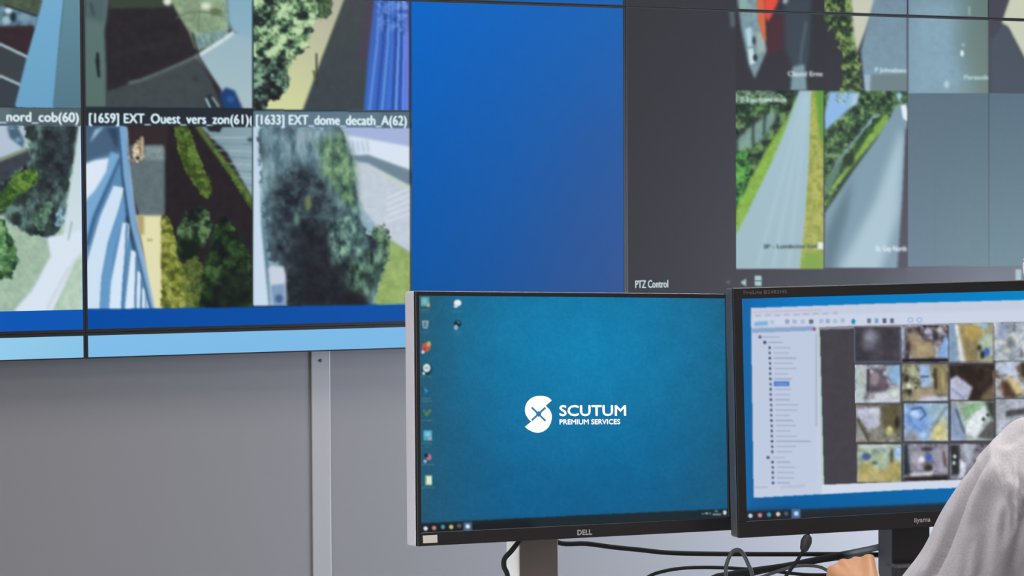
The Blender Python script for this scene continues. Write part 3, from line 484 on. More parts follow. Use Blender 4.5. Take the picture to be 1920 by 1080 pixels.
cell(1783, 752, 1864, 826, ['8c9890', 'b8c4c0', 'd4dcdc'], 10); P([(1782, 752), (1800, 770), (1812, 826), (1782, 826)], '8c9cbc', 2); P([(1800, 764), (1838, 752), (1848, 758), (1810, 788)], '8cb08c', 2.5); P([(1812, 790), (1846, 762), (1856, 775), (1826, 820), (1812, 812)], 'dce4e8', 2); P([(1846, 752), (1866, 752), (1866, 790), (1856, 780)], '3c443c', 3); P([(1832, 820), (1858, 788), (1868, 792), (1868, 826)], '5c5c5c', 2.5); LN([(1792, 766), (1808, 812)], 3, '4c5860', 1.2); EL(1844, 786, 3, 4, '3c4048', 1.2); EL(1852, 778, 3, 3, '3c4048', 1.2)
cell(1867, 748, 1990, 822, ['8c9098', 'b0b8c4', 'c8ccd8'], 11); P([(1866, 752), (1876, 750), (1874, 800), (1866, 800)], 'a8acb4', 2); P([(1885, 770), (1930, 764), (1930, 776), (1886, 782)], '4c4c50', 2)
cell(1607, 833, 1690, 904, ['6c7470', '8ca090', 'a8b8a8', 'b8c8c8'], 9); P([(1610, 870), (1670, 862), (1690, 870), (1690, 904), (1608, 904)], 'a89c60', 5); P([(1630, 852), (1664, 850), (1668, 880), (1640, 885)], 'a8b8a0', 4); EL(1624, 856, 9, 7, '4c6088', 2.5); P([(1610, 834), (1664, 832), (1664, 840), (1612, 842)], 'c4ccc0', 2); EL(1684, 848, 6, 12, '9cc0e8', 2.5); EL(1672, 855, 3, 14, '4c4c48', 2); P([(1612, 888), (1650, 880), (1665, 904), (1612, 904)], 'b8ac74', 3); EL(1640, 868, 6, 3, '4c5450', 1.5)
cell(1693, 832, 1778, 900, ['50505c', '84808c', 'a8a8b8'], 9); P([(1694, 834), (1702, 834), (1706, 890), (1694, 890)], '2c3440', 2); EL(1720, 860, 14, 16, 'a4a2b0', 4); EL(1742, 858, 6, 7, '4460b0', 1.5); EL(1728, 862, 6, 6, 'dce0f0', 2); EL(1741, 878, 8, 7, '38302c', 2.5); P([(1752, 842), (1776, 838), (1778, 888), (1756, 885)], 'a4a0b4', 3); LN([(1769, 846), (1773, 876)], 5, '5c463a', 1.5); P([(1706, 888), (1750, 884), (1750, 892), (1706, 895)], 'ccccd8', 2); P([(1694, 895), (1778, 891), (1778, 902), (1694, 904)], '2c2820', 2); EL(1738, 842, 12, 4, '3c3a48', 2)
cell(1781, 832, 1866, 898, ['3c3c40', '8c8c98', 'b8bccc'], 9); P([(1781, 834), (1798, 834), (1800, 890), (1784, 890)], '2e3034', 2); EL(1790, 856, 3, 4, 'd4d8dc', 1); EL(1789, 868, 3, 4, 'd4d8dc', 1); P([(1800, 860), (1812, 870), (1806, 895), (1800, 895)], 'dce0f0', 1.5); P([(1804, 836), (1830, 834), (1818, 866), (1810, 860)], 'a8b0c0', 2)
cell(1867, 828, 1990, 895, ['5c5c60', '8c8c98', 'a8acbc'], 11)
clip(1385, 540, W_, 985); x_ = cv[612:905, 1605:2000]; n_ = noise(1605, 612, 2000, 905, 9, 10, 2); cv[612:905, 1605:2000] = np.clip(blur(x_, .6)*(1+.22*(n_-.5)[..., None]), 0, 1)
for pts in ([(1603, 681), (1990, 676)], [(1605, 757), (1690, 754.5)], [(1606, 831), (1778, 829), (1990, 823)]): LN(pts, 2, '4a525e', .8, .6)
for a, b in ((1689, 1693), (1779, 1781), (1864, 1868)): LN([(a, 612), (b, 900)], 2, '5c6470', .8, .5)
P([(1541, 909.5), (1820, 899.5), (2080, 890), (2080, 903), (1720, 917), (1541, 926)], 'd3dbec', .8)
P([(1385, 960), (1640, 949), (1760, 943.5), (2080, 931), (2080, 985), (1385, 985)], '2b3844', 1.5, col2='22262c')
P([(1385, 960), (1500, 955), (1500, 985), (1385, 985)], '23262f', 6, .8)
for a, b, c_ in ((1407, 967, 'ccd6ee'), (1425, 966, 'd08c88'), (1442, 965, '3c9cc0'), (1459, 964, 'd8d0c0'), (1474, 963, '50606c')): EL(a, b, 4, 4.2, c_, 1)
R(1484, 954, 1501, 972, '4c6c98', 1.2); EL(1493, 963, 4.5, 4.5, 'bcd8f8', 1)
clip(0, 0, W_, H_); CV_MON = cv.copy()

def picture_mesh(name, A, U, V, nu, nv, canvas, parent, Minv=None, label=None, fold=None):
    """a flat grid A + u*U + v*V (u right, v down) whose vertices carry the picture"""
    u, v = np.meshgrid(np.linspace(0, 1, nu+1), np.linspace(0, 1, nv+1)); u = u.ravel()[:, None]; v = v.ravel()[:, None]
    co = np.array(A)[None]+u*np.array(U)[None]+v*np.array(V)[None]
    p = proj(co)-.5
    if fold is not None:                 # parts outside the drawing repeat it mirrored
        for k in (0, 1):
            lo, hi = fold[k*2], fold[k*2+1]; m_ = np.mod(p[:, k]-lo, 2*(hi-lo)); p[:, k] = lo+np.where(m_ > hi-lo, 2*(hi-lo)-m_, m_)
    x = np.clip(p[:, 0], 0, W_-1.01); y = np.clip(p[:, 1], 0, H_-1.01); xi = x.astype(int); yi = y.astype(int); fx = (x-xi)[:, None]; fy = (y-yi)[:, None]
    c = (canvas[yi, xi]*(1-fx)+canvas[yi, xi+1]*fx)*(1-fy)+(canvas[yi+1, xi]*(1-fx)+canvas[yi+1, xi+1]*fx)*fy
    if Minv is not None: co = co @ np.array(Minv.to_3x3()).T + np.array(Minv.translation)
    i = np.arange(nv)[:, None]*(nu+1)+np.arange(nu)[None]; f = np.stack([i, i+nu+1, i+nu+2, i+1], -1).reshape(-1, 4)
    me = bpy.data.meshes.new(name); me.vertices.add(len(co)); me.vertices.foreach_set('co', co.ravel().astype(np.float32))
    me.loops.add(f.size); me.loops.foreach_set('vertex_index', f.ravel().astype(np.int32)); me.polygons.add(len(f))
    me.polygons.foreach_set('loop_start', (np.arange(len(f))*4).astype(np.int32)); me.update(calc_edges=True)
    at = me.attributes.new('pic', 'FLOAT_COLOR', 'POINT'); at.data.foreach_set('color', np.concatenate([lin(np.clip(c, 0, 1)), np.ones((len(c), 1))], 1).ravel().astype(np.float32))
    return link(name, me, M_PIC, parent, label=label)

# ------------------------------------------------------------------ the room
def wx(px, y=450): return hit(px, y, (0, 0, 0), Vector((0, 1, 0))).x
def wz(px, py): return hit(px, py, (0, 0, 0), Vector((0, 1, 0))).z
FWALL = .10                                              # the painted wall lies behind the displays
X0, X1, YB, ZC = -2.6, 4.1, -6.6, 2.9
struct('floor', B(X0, X1, YB, .3, -.1, 0), M_FLOOR)
struct('ceiling', B(X0, X1, YB, .3, ZC, ZC+.1), M_CEIL)
struct('wall_front', B(X0, X1, FWALL, .3, 0, ZC), M_WALL)
bm = bmesh.new(); box(bm, X0-.1, X0, YB, -4.8, 0, ZC); box(bm, X0-.1, X0, -3.2, .3, 0, ZC); box(bm, X0-.1, X0, -4.8, -3.2, 0, .9); box(bm, X0-.1, X0, -4.8, -3.2, 2.1, ZC)
struct('wall_left', bm, M_SHELL)
bm = bmesh.new()
for a in ((-4.8, -4.75, .9, 2.1), (-3.25, -3.2, .9, 2.1), (-4.8, -3.2, .9, .95), (-4.8, -3.2, 2.05, 2.1), (-4.02, -3.98, .9, 2.1)): box(bm, X0-.08, X0-.02, *a)
struct('window_2', bm, M_WHITE)  # invented window, added as the origin of the left fill light
struct('wall_back', B(X0, X1, YB-.1, YB, 0, ZC), M_SHELL)
bm = bmesh.new(); box(bm, X1, X1+.1, YB, -1.6, 0, ZC); box(bm, X1, X1+.1, -.4, .3, 0, ZC); box(bm, X1, X1+.1, -1.6, -.4, 0, .45); box(bm, X1, X1+.1, -1.6, -.4, 1.45, ZC)
struct('wall_right', bm, M_SHELL)
bm = bmesh.new(); box(bm, X1+.02, X1+.08, -1.6, -1.55, .45, 1.45); box(bm, X1+.02, X1+.08, -.45, -.4, .45, 1.45); box(bm, X1+.02, X1+.08, -1.6, -.4, .45, .5); box(bm, X1+.02, X1+.08, -1.6, -.4, 1.4, 1.45)
struct('window_1', bm, M_WHITE)
struct('baseboard_front', B(X0, X1, FWALL-.015, FWALL, 0, .09), M_TRIM)
# vertical cover strip on the wall with its screws
xa, xb = hit(583.5, 700, (0, FWALL-.004, 0), Vector((0, 1, 0))).x, hit(619.5, 700, (0, FWALL-.004, 0), Vector((0, 1, 0))).x
ztop = hit(600, 650, (0, FWALL, 0), Vector((0, 1, 0))).z
t = struct('trim_1', B(xa, xb, FWALL-.004, FWALL, .09, ztop+.1, bev=.002), M_TRIM)
for z in (hit(601, 676, (0, FWALL-.004, 0), Vector((0, 1, 0))).z, .5):
    s = obj('screw', lathe(bmesh.new(), [(.0035, 0), (.003, .002), (.001, .0025)], M=Matrix.Translation(((xa+xb)/2, FWALL-.004, z)) @ Matrix.Rotation(math.pi/2, 4, 'X')), M_CHAR, t)
# ceiling lights
for k, (x, y) in enumerate(((-.6, -1.7), (2.3, -1.7), (-.6, -4.2), (2.3, -4.2))):
    t = thing('ceiling_light', 'long recessed ceiling light panel, ' + ('nearer the video wall' if y > -2 else 'further from the video wall') + (' on the left' if x < 0 else ' on the right'), 'ceiling light', (x, y, ZC), 'ceiling light panels')
    bm = bmesh.new(); box(bm, -.31, .31, -.62, -.60, -.02, 0); box(bm, -.31, .31, .60, .62, -.02, 0); box(bm, -.31, -.29, -.60, .60, -.02, 0); box(bm, .29, .31, -.60, .60, -.02, 0)
    obj('frame', bm, M_WHITE, t); obj('diffuser', B(-.29, .29, -.60, .60, -.012, -.002), M_LAMP, t)

# ------------------------------------------------------------------ the video wall
XS, PW, PH, Z0 = 1.28095, 1.2135, .684, 1.15536
GAP = .0046
def display(x0, z0, w, h, label, gap=GAP, gb=.0066, gt=None):
    t = thing('video_wall_display', label, 'display', (x0+w/2, FWALL, z0), 'flush displays of the video wall')
    M = Matrix.Translation((-(x0+w/2), -FWALL, -z0))
    obj('housing', B(x0+.02, x0+w-.02, .012, FWALL, z0+.012, z0+h-.012, bev=.004, M=M), M_DGREY, t)
    bm = bmesh.new(); g = gap; e = .0004; gt = gt or g
    for a in ((x0+e, x0+w-e, z0+e, z0+gb), (x0+e, x0+w-e, z0+h-gt, z0+h-e), (x0+e, x0+g, z0+gb, z0+h-gt), (x0+w-g, x0+w-e, z0+gb, z0+h-gt)): box(bm, a[0], a[1], -.0015, .012, a[2], a[3], M=M)
    obj('bezel', bm, M_BLACK, t)
    s = obj('screen', B(x0+g, x0+w-g, .0008, .0118, z0+gb, z0+h-gt, M=M), M_BLACK, t)
    t['_r'] = (x0+g, x0+w-g, z0+gb, z0+h-gt); return t, s, M
bpy.context.view_layer.update()
def feed(d, name, px, label=None, step=2.0, y=0.0, canvas=None, fold=None):
    """px = left, right, top-left y, bottom-left y in the picture's own drawing; clipped to the display it is shown on"""
    t, s, M = d; y += .0003; x0, x1, z0, z1 = t['_r']; xm = (px[0]+px[1])/2
    a, b = wx(px[0], (px[2]+px[3])/2), wx(px[1], (px[2]+px[3])/2); tz, bz = wz(xm, px[2]), wz(xm, px[3])
    a, b, tz, bz = max(a, x0), min(b, x1), min(tz, z1), max(bz, z0)
    if b-a < .005 or tz-bz < .004: return None
    nu = max(2, int((b-a)*870/step)); nv = max(2, int((tz-bz)*900/step))
    return picture_mesh(name, (a, -.0001-y, tz), (b-a, 0, 0), (0, 0, bz-tz), nu, nv, CV_WALL if canvas is None else canvas, s, M, label, fold)
dA = display(XS-PW, Z0, PW, PH, 'video wall display at the left edge, showing a feed captioned nord_cob(60)')
dB = display(XS, Z0, PW, PH, 'video wall display showing four camera feeds on the left and plain blue on the right')
dC = display(XS+PW, Z0, PW, PH, 'dark grey video wall display with narrow roadside feeds, behind the right monitor')
uA = display(XS-PW, Z0+PH, PW, PH, 'upper video wall display above the left edge one, off the top of the photo', gb=.0028)
uB = display(XS, Z0+PH, PW, PH, 'upper video wall display, a blue sliver above the black seam at top centre', gb=.0028)
uC = display(XS+PW, Z0+PH, PW, PH, 'upper video wall display above the seam at top right, with the tops of roadside feeds', gb=.0028)
SH = Z0-wz(380, 665.5)+.0005
sA = display(XS-PW, Z0-SH, PW, SH, 'light blue glowing strip display below the leftmost display', gb=.003, gt=.0062, gap=.0048)
sB = display(XS, Z0-SH, PW, SH, 'long light blue glowing strip display below the blue bar, right of the strip seam', gb=.003, gt=.0062, gap=.0048)
sC = display(XS+PW, Z0-SH, PW, SH, 'light blue glowing strip display hidden behind the right monitor', gb=.003, gt=.0062, gap=.0048)
CF = 'camera_feed'
FA, FB = (1, 151, 2, 195), (1, 151, 240, 580)
feed(dA, CF, (-158, 153, -30, 201), 'parking bays and a blue-white wall seen from above', fold=FA); feed(dA, CF, (-158, 153, 236.5, 584), 'trees beside a pale path', fold=FB)
feed(dA, 'caption', (-158, 153, 199.5, 237), 'white caption nord_cob(60)', 1.1)
feed(dA, CF, (-480, -162, -30, 190), None, fold=FB); feed(dA, CF, (-480, -162, 238, 590), None, fold=FA); feed(dA, CF, (-820, -484, -30, 190), None, fold=FA); feed(dA, CF, (-820, -484, 238, 595), None, fold=FB)
feed(dA, 'wallpaper', (-1200, 158, -60, 760), 'blue desktop bar', 3, y=-.0002, fold=(10, 150, 590, 660))
feed(dB, CF, (162, 474.5, -30, 201), 'shaded yard with a curved kerb'); feed(dB, CF, (162, 474.5, 237, 578), 'white curved facade beside a grassy slope')
feed(dB, CF, (475, 771, -30, 205.5), 'tree, sandy verge and blue shutters'); feed(dB, CF, (475, 771, 239.5, 570), 'large tree beside a parking area')
feed(dB, 'caption', (162, 474.5, 202, 237), 'white caption [1659] EXT_Ouest_vers_zon(61)', 1.1); feed(dB, 'caption', (475, 771, 206, 239), 'pale caption [1633] EXT_dome_decath_A(62)', 1.1)
feed(dB, 'wallpaper', (157, 1200, -60, 700), 'blue desktop', 3, y=-.0002)
feed(uB, 'wallpaper', (157, 1200, -1200, 20), 'plain blue desktop', 5, y=-.0002, fold=(790, 1150, 2, 300))
for a, b, f_ in ((162, 474.5, (170, 465, 2, 195)), (475, 771, (480, 764, 2, 195))):
    feed(uB, CF, (a, b, -290, 3), None, fold=f_)
for a, b, f_ in ((-158, 153, FA), (-480, -162, FB), (-820, -484, FA)): feed(uA, CF, (a, b, -330, -10), None, fold=f_)
feed(uA, 'wallpaper', (-1200, 158, -1200, 20), 'plain blue desktop', 5, y=-.0002, fold=(790, 1150, 2, 300))
feed(dC, 'application_window', (1170, 2300, 0, 640), 'dark grey client window', 2.5)
feed(uC, 'application_window', (1170, 2300, -1200, 40), 'dark grey client window', 3, fold=(1180, 1360, 2, 300))
for (a, b, lab) in ((1380.5, 1543.5, 'vehicles and a dark road'), (1545.5, 1700.5, 'hedge beside a road'), (1703, 1852, 'grey road with white marks'), (1854.5, 2080, 'dark road and cream ground')):
    feed(dC, CF, (a, b, -30, 170+(a-1380)*.0125), lab, y=.0002); feed(uC, CF, (a, b, -120, 40), lab, y=.0002, fold=(a+1, b-1, .5, 165))
for (a, b, lab, y0, y1) in ((1381, 1543.5, 'straight road between verges', 171, 502.5), (1547, 1700.5, 'curving road with a car', 174, 499), (1703, 1852, 'blank grey tile', 176, 497), (1854.5, 2080, 'blank grey tile', 178, 494)):
    feed(dC, CF, (a, b, y0, y1), lab, y=.0002)
feed(dC, 'caption', (1186, 1260, 520, 545), 'white lettering PTZ Control', 1.0, y=.0003)
for s_ in ((sA, -1300, 158), (sB, 158, 1200), (sC, 1160, 2100)): feed(s_[0], 'light_panel', (s_[1], s_[2], 590, 698), None, 8, canvas=CV_STRIP)
for d_ in (dA, dB, dC, uA, uB, uC, sA, sB, sC): del d_[0]['_r']

# ------------------------------------------------------------------ desk
DESK = .78
t = thing('desk', 'long pale control room desk under the two monitors', 'desk', (2.0, -1.9, 0), M=Matrix.Translation((1.9, -1.70, 0)))
obj('desk_top', B(-1.15, 1.35, -.40, .42, DESK-.03, DESK, bev=.003), M_DESK, t)
for sx in (-1.08, 1.28):
    for sy in (-.35, .38): obj('leg', B(sx-.025, sx+.025, sy-.025, sy+.025, 0, DESK-.03, bev=.002), M_TRIM, t)
obj('cross_rail', B(-1.05, 1.25, .36, .38, DESK-.11, DESK-.03), M_TRIM, t)

# ------------------------------------------------------------------ monitors
def lettering(s, x0, x1, z0, z1, y, m, parent, name='lettering', bold=.0, label=None):
    v, tr = glyphs(s, bold); w = v[:, 0].max()-v[:, 0].min(); co = [((x0+(a-v[:, 0].min())/w*(x1-x0)), y, z0+b/.73*(z1-z0)) for a, b in v]
    me = bpy.data.meshes.new(name); me.from_pydata(co, [], [q for q in tr]); return link(name, me, m, parent, label=label)
def mon_matrix(q):
    return Matrix.Translation(q[:3]) @ Matrix.Rotation(q[3], 4, 'Z') @ Matrix.Rotation(q[4], 4, 'X') @ Matrix.Rotation(q[5], 4, 'Y')
AW, AH = .5184, .324
def monitor(name, label, q, bl, bt, bb, m_side, side_label, tip, th=.03):
    """returns the thing and its screen; local x right, y back, z up, origin at the screen's centre"""
    M = mon_matrix(q); base = thing(name, label, 'monitor', M=Matrix.Translation((q[0], q[1]+.1, DESK)) @ Matrix.Rotation(q[3], 4, 'Z'))
    bpy.context.view_layer.update(); L = base.matrix_world.inverted() @ M
    w, h = AW/2, AH/2; x0, x1, z0, z1 = -w-bl, w+bl, -h-bb, h+bt
    bm = bmesh.new()
    for a in ((x0, x1, z1-bt, z1), (x0, x1, z0, z0+bb), (x0, x0+bl, z0+bb, z1-bt), (x1-bl, x1, z0+bb, z1-bt)): box(bm, a[0], a[1], -.0022, .004, a[2], a[3], bev=.0006, seg=1)
    bmesh.ops.transform(bm, matrix=L, verts=bm.verts); obj('bezel', bm, M_BLACK, base)
    bm = box(bmesh.new(), x0-.0006, x1+.0006, .003, th, z0-.0006, z1+.0006, bev=.004, seg=3); bmesh.ops.transform(bm, matrix=L, verts=bm.verts)
    obj('side_band', bm, m_side, base, label=side_label)
    bm = box(bmesh.new(), x0+.10, x1-.10, th-.004, th+.028, z0+.05, z1-.06, bev=.012, seg=3); bmesh.ops.transform(bm, matrix=L, verts=bm.verts)
    obj('rear_housing', bm, M_CHAR, base)
    inv = base.matrix_world.inverted()
    s = picture_mesh('screen', M @ Vector((-w, 0, h)), M.to_3x3() @ Vector((AW, 0, 0)), M.to_3x3() @ Vector((0, 0, -AH)), 460, 340, CV_MON, base, inv)
    def loc(px, py, y=0):            # a point of the screen plane, in the monitor's own frame
        p = hit(px, py, M @ Vector((0, y, 0)), M.to_3x3() @ Vector((0, 1, 0))); return M.inverted() @ p
    return base, s, L, M, loc
M_LOGO = glow('logo_white', 'ffffff', 1.0); M_PRINT = mat('badge_print', 'a8a6a6', .4); M_PRINT2 = mat('dim_print', '5a5856', .5); M_STICK = mat('paper_sticker', 'dcd8cc', .7); M_LOGOB = glow('logo_gap', '1379a8', .97)
dell, ds, DL, DM, dloc = monitor('desktop_monitor', 'silver-edged black monitor showing a blue desktop with a white SCUTUM logo', [1.5502, -1.6668, 1.1103, .1138, -.0596, .0309], .006, .0062, .0185, M_SILVER, 'silver side edge', None)
def local(o, M): o.matrix_local = M; return o
def poly_obj(name, pts, y, m, parent, loc, Lm, label=None):
    P_ = [loc(a, b) for a, b in pts]; me = bpy.data.meshes.new(name); V_ = [Vector((p.x, y, p.z)) for p in P_]
    me.from_pydata(V_, [], [tuple(t_) for t_ in tessellate_polygon([V_])]); me.transform(Lm); return link(name, me, m, parent, label=label)
# logo: an S built of two lobes round an X of four points
def arc(cx, cy, rx, ry, a0, a1, n=10): return [(cx+rx*math.cos(math.radians(a0+(a1-a0)*k/n)), cy+ry*math.sin(math.radians(a0+(a1-a0)*k/n))) for k in range(n+1)]
em = [(985, 777), (984, 771)]+arc(1012, 766, 27.8, 24, 184, 270, 9)+arc(1014, 757, 22, 15, -84, -34, 5)+[(1034, 751), (1030, 754.5), (1022.8, 761)]+arc(1009.5, 781, 24.9, 23, -42, 0, 6)+arc(1007.5, 782, 26.8, 29.5, 6, 112, 10)+[(990, 805.5), (983.7, 800.5), (987.5, 797), (995.5, 790.5), (990.5, 786)]
poly_obj('logo_emblem', em, -.0006, M_LOGO, ds, dloc, DL, 'white S-shaped emblem')
for pts in ([(995, 765), (997.5, 762.5), (1023.5, 788), (1021, 790.5)], [(1023.5, 765.5), (1020.5, 763), (995, 787), (997.5, 789.5)], [(1004, 776), (1009.3, 770.5), (1014.5, 776), (1009.3, 782)]):
    poly_obj('logo_cross', pts, -.0009, M_LOGOB, ds, dloc, DL, 'blue cross cut into the emblem')
def text_on(s, x0, x1, ytop, ybase, ybr, y, m, parent, loc, Lm, name='lettering', bold=.0, label=None):
    a = loc(x0, ybase); b = loc(x1, ybr); tp = loc(x0, ytop); o = lettering(s, a.x, b.x, 0, tp.z-a.z, y, m, parent, name, 0, label)
    me = o.data; sl = (b.z-a.z)/(b.x-a.x)
    for v in me.vertices: v.co.z += a.z+(v.co.x-a.x)*sl
    if bold:
        bm = bmesh.new(); bm.from_mesh(me); src = bm.faces[:]
        for k, (dx, dz) in enumerate(((1, 0), (-1, 0), (0, 1), (0, -1))):
            r = bmesh.ops.duplicate(bm, geom=src)['geom']; bmesh.ops.translate(bm, verts=[g for g in r if isinstance(g, bmesh.types.BMVert)], vec=(dx*bold*.001, -.00002*(k+1), dz*bold*.001))
        bm.to_mesh(me); bm.free()
    me.transform(Lm); return o
text_on('SCUTUM', 1049, 1173, 759, 779.5, 779, -.0006, M_LOGO, ds, dloc, DL, bold=.6, label='white word SCUTUM')
text_on('PREMIUM SERVICES', 1049, 1162, 786, 795.6, 795, -.0006, M_LOGO, ds, dloc, DL, bold=.35, label='small white words PREMIUM SERVICES')
text_on('DELL', 1081, 1108, 993, 1003, 1002, -.0026, M_PRINT, dell, dloc, DL, 'brand_badge', .4, 'grey DELL badge')
poly_obj('sticker', [(791, 1004), (818, 1002.5), (818.5, 1017), (791.5, 1018.5)], -.0027, M_STICK, dell, dloc, DL, 'small white sticker')
iiy, is_, IL, IM, iloc = monitor('desktop_monitor', 'thick-framed black monitor showing a camera grid window, beside the person in grey', [2.0604, -1.7331, 1.1062, -.1419, -.0299, -.0102], .0135, .0155, .0240, M_CHAR, 'dark grey side edge', None)
text_on('ProLite B2483HS', 1393, 1474, 544.5, 551.5, 550, -.0026, M_PRINT2, iiy, iloc, IL, 'model_print', .2, 'faint grey print on the top bezel')
text_on('iiyama', 1713, 1743, 970, 979, 977.5, -.0026, M_PRINT, iiy, iloc, IL, 'brand_badge', .2, 'grey iiyama badge')
def in_frame(parent, me_bm, M): bmesh.ops.transform(me_bm, matrix=parent.matrix_world.inverted() @ M, verts=me_bm.verts); return me_bm
# stand of the silver-edged monitor
yaw = .1138; pt = hit(1011, 1050, DM @ Vector((0, .075, 0)), DM.to_3x3() @ Vector((0, 1, 0)))
SM = Matrix.Translation((pt.x, pt.y, 0)) @ Matrix.Rotation(yaw, 4, 'Z')
obj('stand_column', in_frame(dell, B(-.0325, .0325, 0, .030, DESK+.012, 1.10, bev=.0015), SM), M_STAND_SHADE, dell, label='grey-brown stand column')
obj('column_side', in_frame(dell, B(-.0345, -.0322, .001, .034, DESK+.012, 1.10, bev=.0005), SM), M_WHITE, dell, label='bright white side of the stand column')  # thin plate whitened to paint in the light from the left
obj('stand_head', in_frame(dell, B(-.05, .05, -.02, .03, 1.07, 1.15, bev=.004), SM), M_STAND_SHADE, dell)
obj('stand_base', in_frame(dell, B(-.12, .12, -.09, .10, DESK, DESK+.012, bev=.003), SM), M_SILVER, dell)
# stand of the black monitor
pt = hit(1707, 1030, IM @ Vector((0, .06, 0)), IM.to_3x3() @ Vector((0, 1, 0)))
SM = Matrix.Translation((pt.x, pt.y, 0)) @ Matrix.Rotation(-.1419, 4, 'Z')
zl = hit(1690, 1055, pt, SM.to_3x3() @ Vector((0, 1, 0))).z
obj('stand_column', in_frame(iiy, B(-.031, .031, 0, .048, DESK+.012, 1.10, bev=.0015), SM), M_CHAR, iiy, label='charcoal stand column')
obj('front_plate', in_frame(iiy, B(-.0305, .0305, -.003, .001, zl, 1.10, bev=.0005), SM), M_BLACK, iiy, label='black plate on the stand column')
obj('stand_foot', in_frame(iiy, B(-.0305, .0745, -.0155, .0195, DESK+.01, zl-.004, bev=.002), SM), M_DGREY, iiy)
obj('foot_ledge', in_frame(iiy, B(-.031, .075, -.018, .02, zl-.006, zl, bev=.001), SM), M_CHAR, iiy)
obj('stand_head', in_frame(iiy, B(-.05, .05, -.01, .03, 1.07, 1.15, bev=.004), SM), M_CHAR, iiy)
obj('stand_base', in_frame(iiy, B(-.13, .13, -.07, .12, DESK, DESK+.012, bev=.003), SM), M_DGREY, iiy)

# ------------------------------------------------------------------ cables behind the monitors
def cable(label, px, Z, r, m=M_CABLE, cat='cable', name='monitor_cable'):
    """px: pixel positions the cable passes; Z: its depth, one number or one per point"""
    Zs = Z if isinstance(Z, (list, tuple)) else [Z]*len(px); pts = catmull([W(a, b, z) for (a, b), z in zip(px, Zs)], 6)
    base = pts[0].copy(); bm = tube(bmesh.new(), [p-base for p in pts], r*1.25, 10)
    o = obj(name, bm, m, None, True); o.location = base; tagp(o, label, cat, 'cables under the monitors'); return o
def end(px, Z):   # height of the desk under a pixel column, as a pixel
    return
cable('thin black cable curling down over the white side of the left stand', [(1000, 1004), (976, 1014), (958, 1034), (946, 1048), (945, 1062), (951, 1076), (955, 1100), (960, 1140), (985, 1165)], [3.53, 3.50, 3.49, 3.49, 3.49, 3.49, 3.49, 3.49, 3.48], .0030)
cable('long black cable sagging from the left stand across to the right stand', [(1030, 985), (1046, 1017), (1100, 1019.5), (1150, 1026), (1200, 1031), (1265, 1037), (1400, 1039), (1560, 1039), (1650, 1040), (1740, 1044), (1860, 1150)], [3.66, 3.66, 3.67, 3.68, 3.69, 3.71, 3.74, 3.80, 3.84, 3.84, 3.84], .0029)
cable('black cable arching low from the bottom edge of the photo, left of the grey loop', [(1160, 1160), (1180, 1110), (1215, 1082), (1245, 1071), (1285, 1065), (1340, 1064), (1400, 1067), (1450, 1071), (1520, 1078), (1600, 1076)], 3.70, .0022)
cable('thick black cable rising to the right towards the right stand', [(1290, 1150), (1330, 1090), (1370, 1077), (1420, 1069), (1470, 1062), (1520, 1052), (1570, 1042), (1610, 1034), (1650, 1025), (1690, 1010), (1710, 960)], [3.69]*7+[3.76, 3.84, 3.84, 3.84], .0040)
cable('second black cable running just below the thick one', [(1300, 1140), (1345, 1100), (1400, 1079), (1450, 1067), (1500, 1059), (1545, 1050), (1600, 1044), (1655, 1042), (1740, 1060), (1800, 1140)], [3.72]*6+[3.80, 3.85, 3.86, 3.86], .0028)
cable('grey looped cable standing up between the two monitors', [(1366, 1170), (1362, 1100), (1361, 1066), (1367, 1045), (1374, 1034), (1384, 1031), (1393, 1038), (1403, 1058), (1411, 1085), (1415, 1170)], 3.60, .0024, M_GCABLE)
c5 = cable('black cable hanging from the right monitor with a fat ferrite bead', [(1516, 990), (1515, 1000), (1512, 1018), (1504, 1036), (1494, 1052), (1480, 1072), (1470, 1092), (1462, 1165)], 3.60, .0021)
b = W(1511, 1018, 3.60); a1 = (W(1515, 1004, 3.60)-W(1506, 1034, 3.60)).normalized()
lathe_b = lathe(bmesh.new(), [(.003, -.0135), (.0062, -.010), (.0082, 0), (.0082, .003), (.0062, .010), (.003, .0125)], n=16, M=Matrix.Translation(b-c5.location) @ a1.to_track_quat('Z', 'X').to_matrix().to_4x4())
obj('ferrite_bead', lathe_b, M_DGREY, c5, True)
cable('thin grey cable bending down beside the hand', [(1420, 1085), (1450, 1074), (1490, 1062), (1525, 1061), (1548, 1068), (1562, 1085), (1570, 1165)], 3.66, .0020, M_GCABLE)

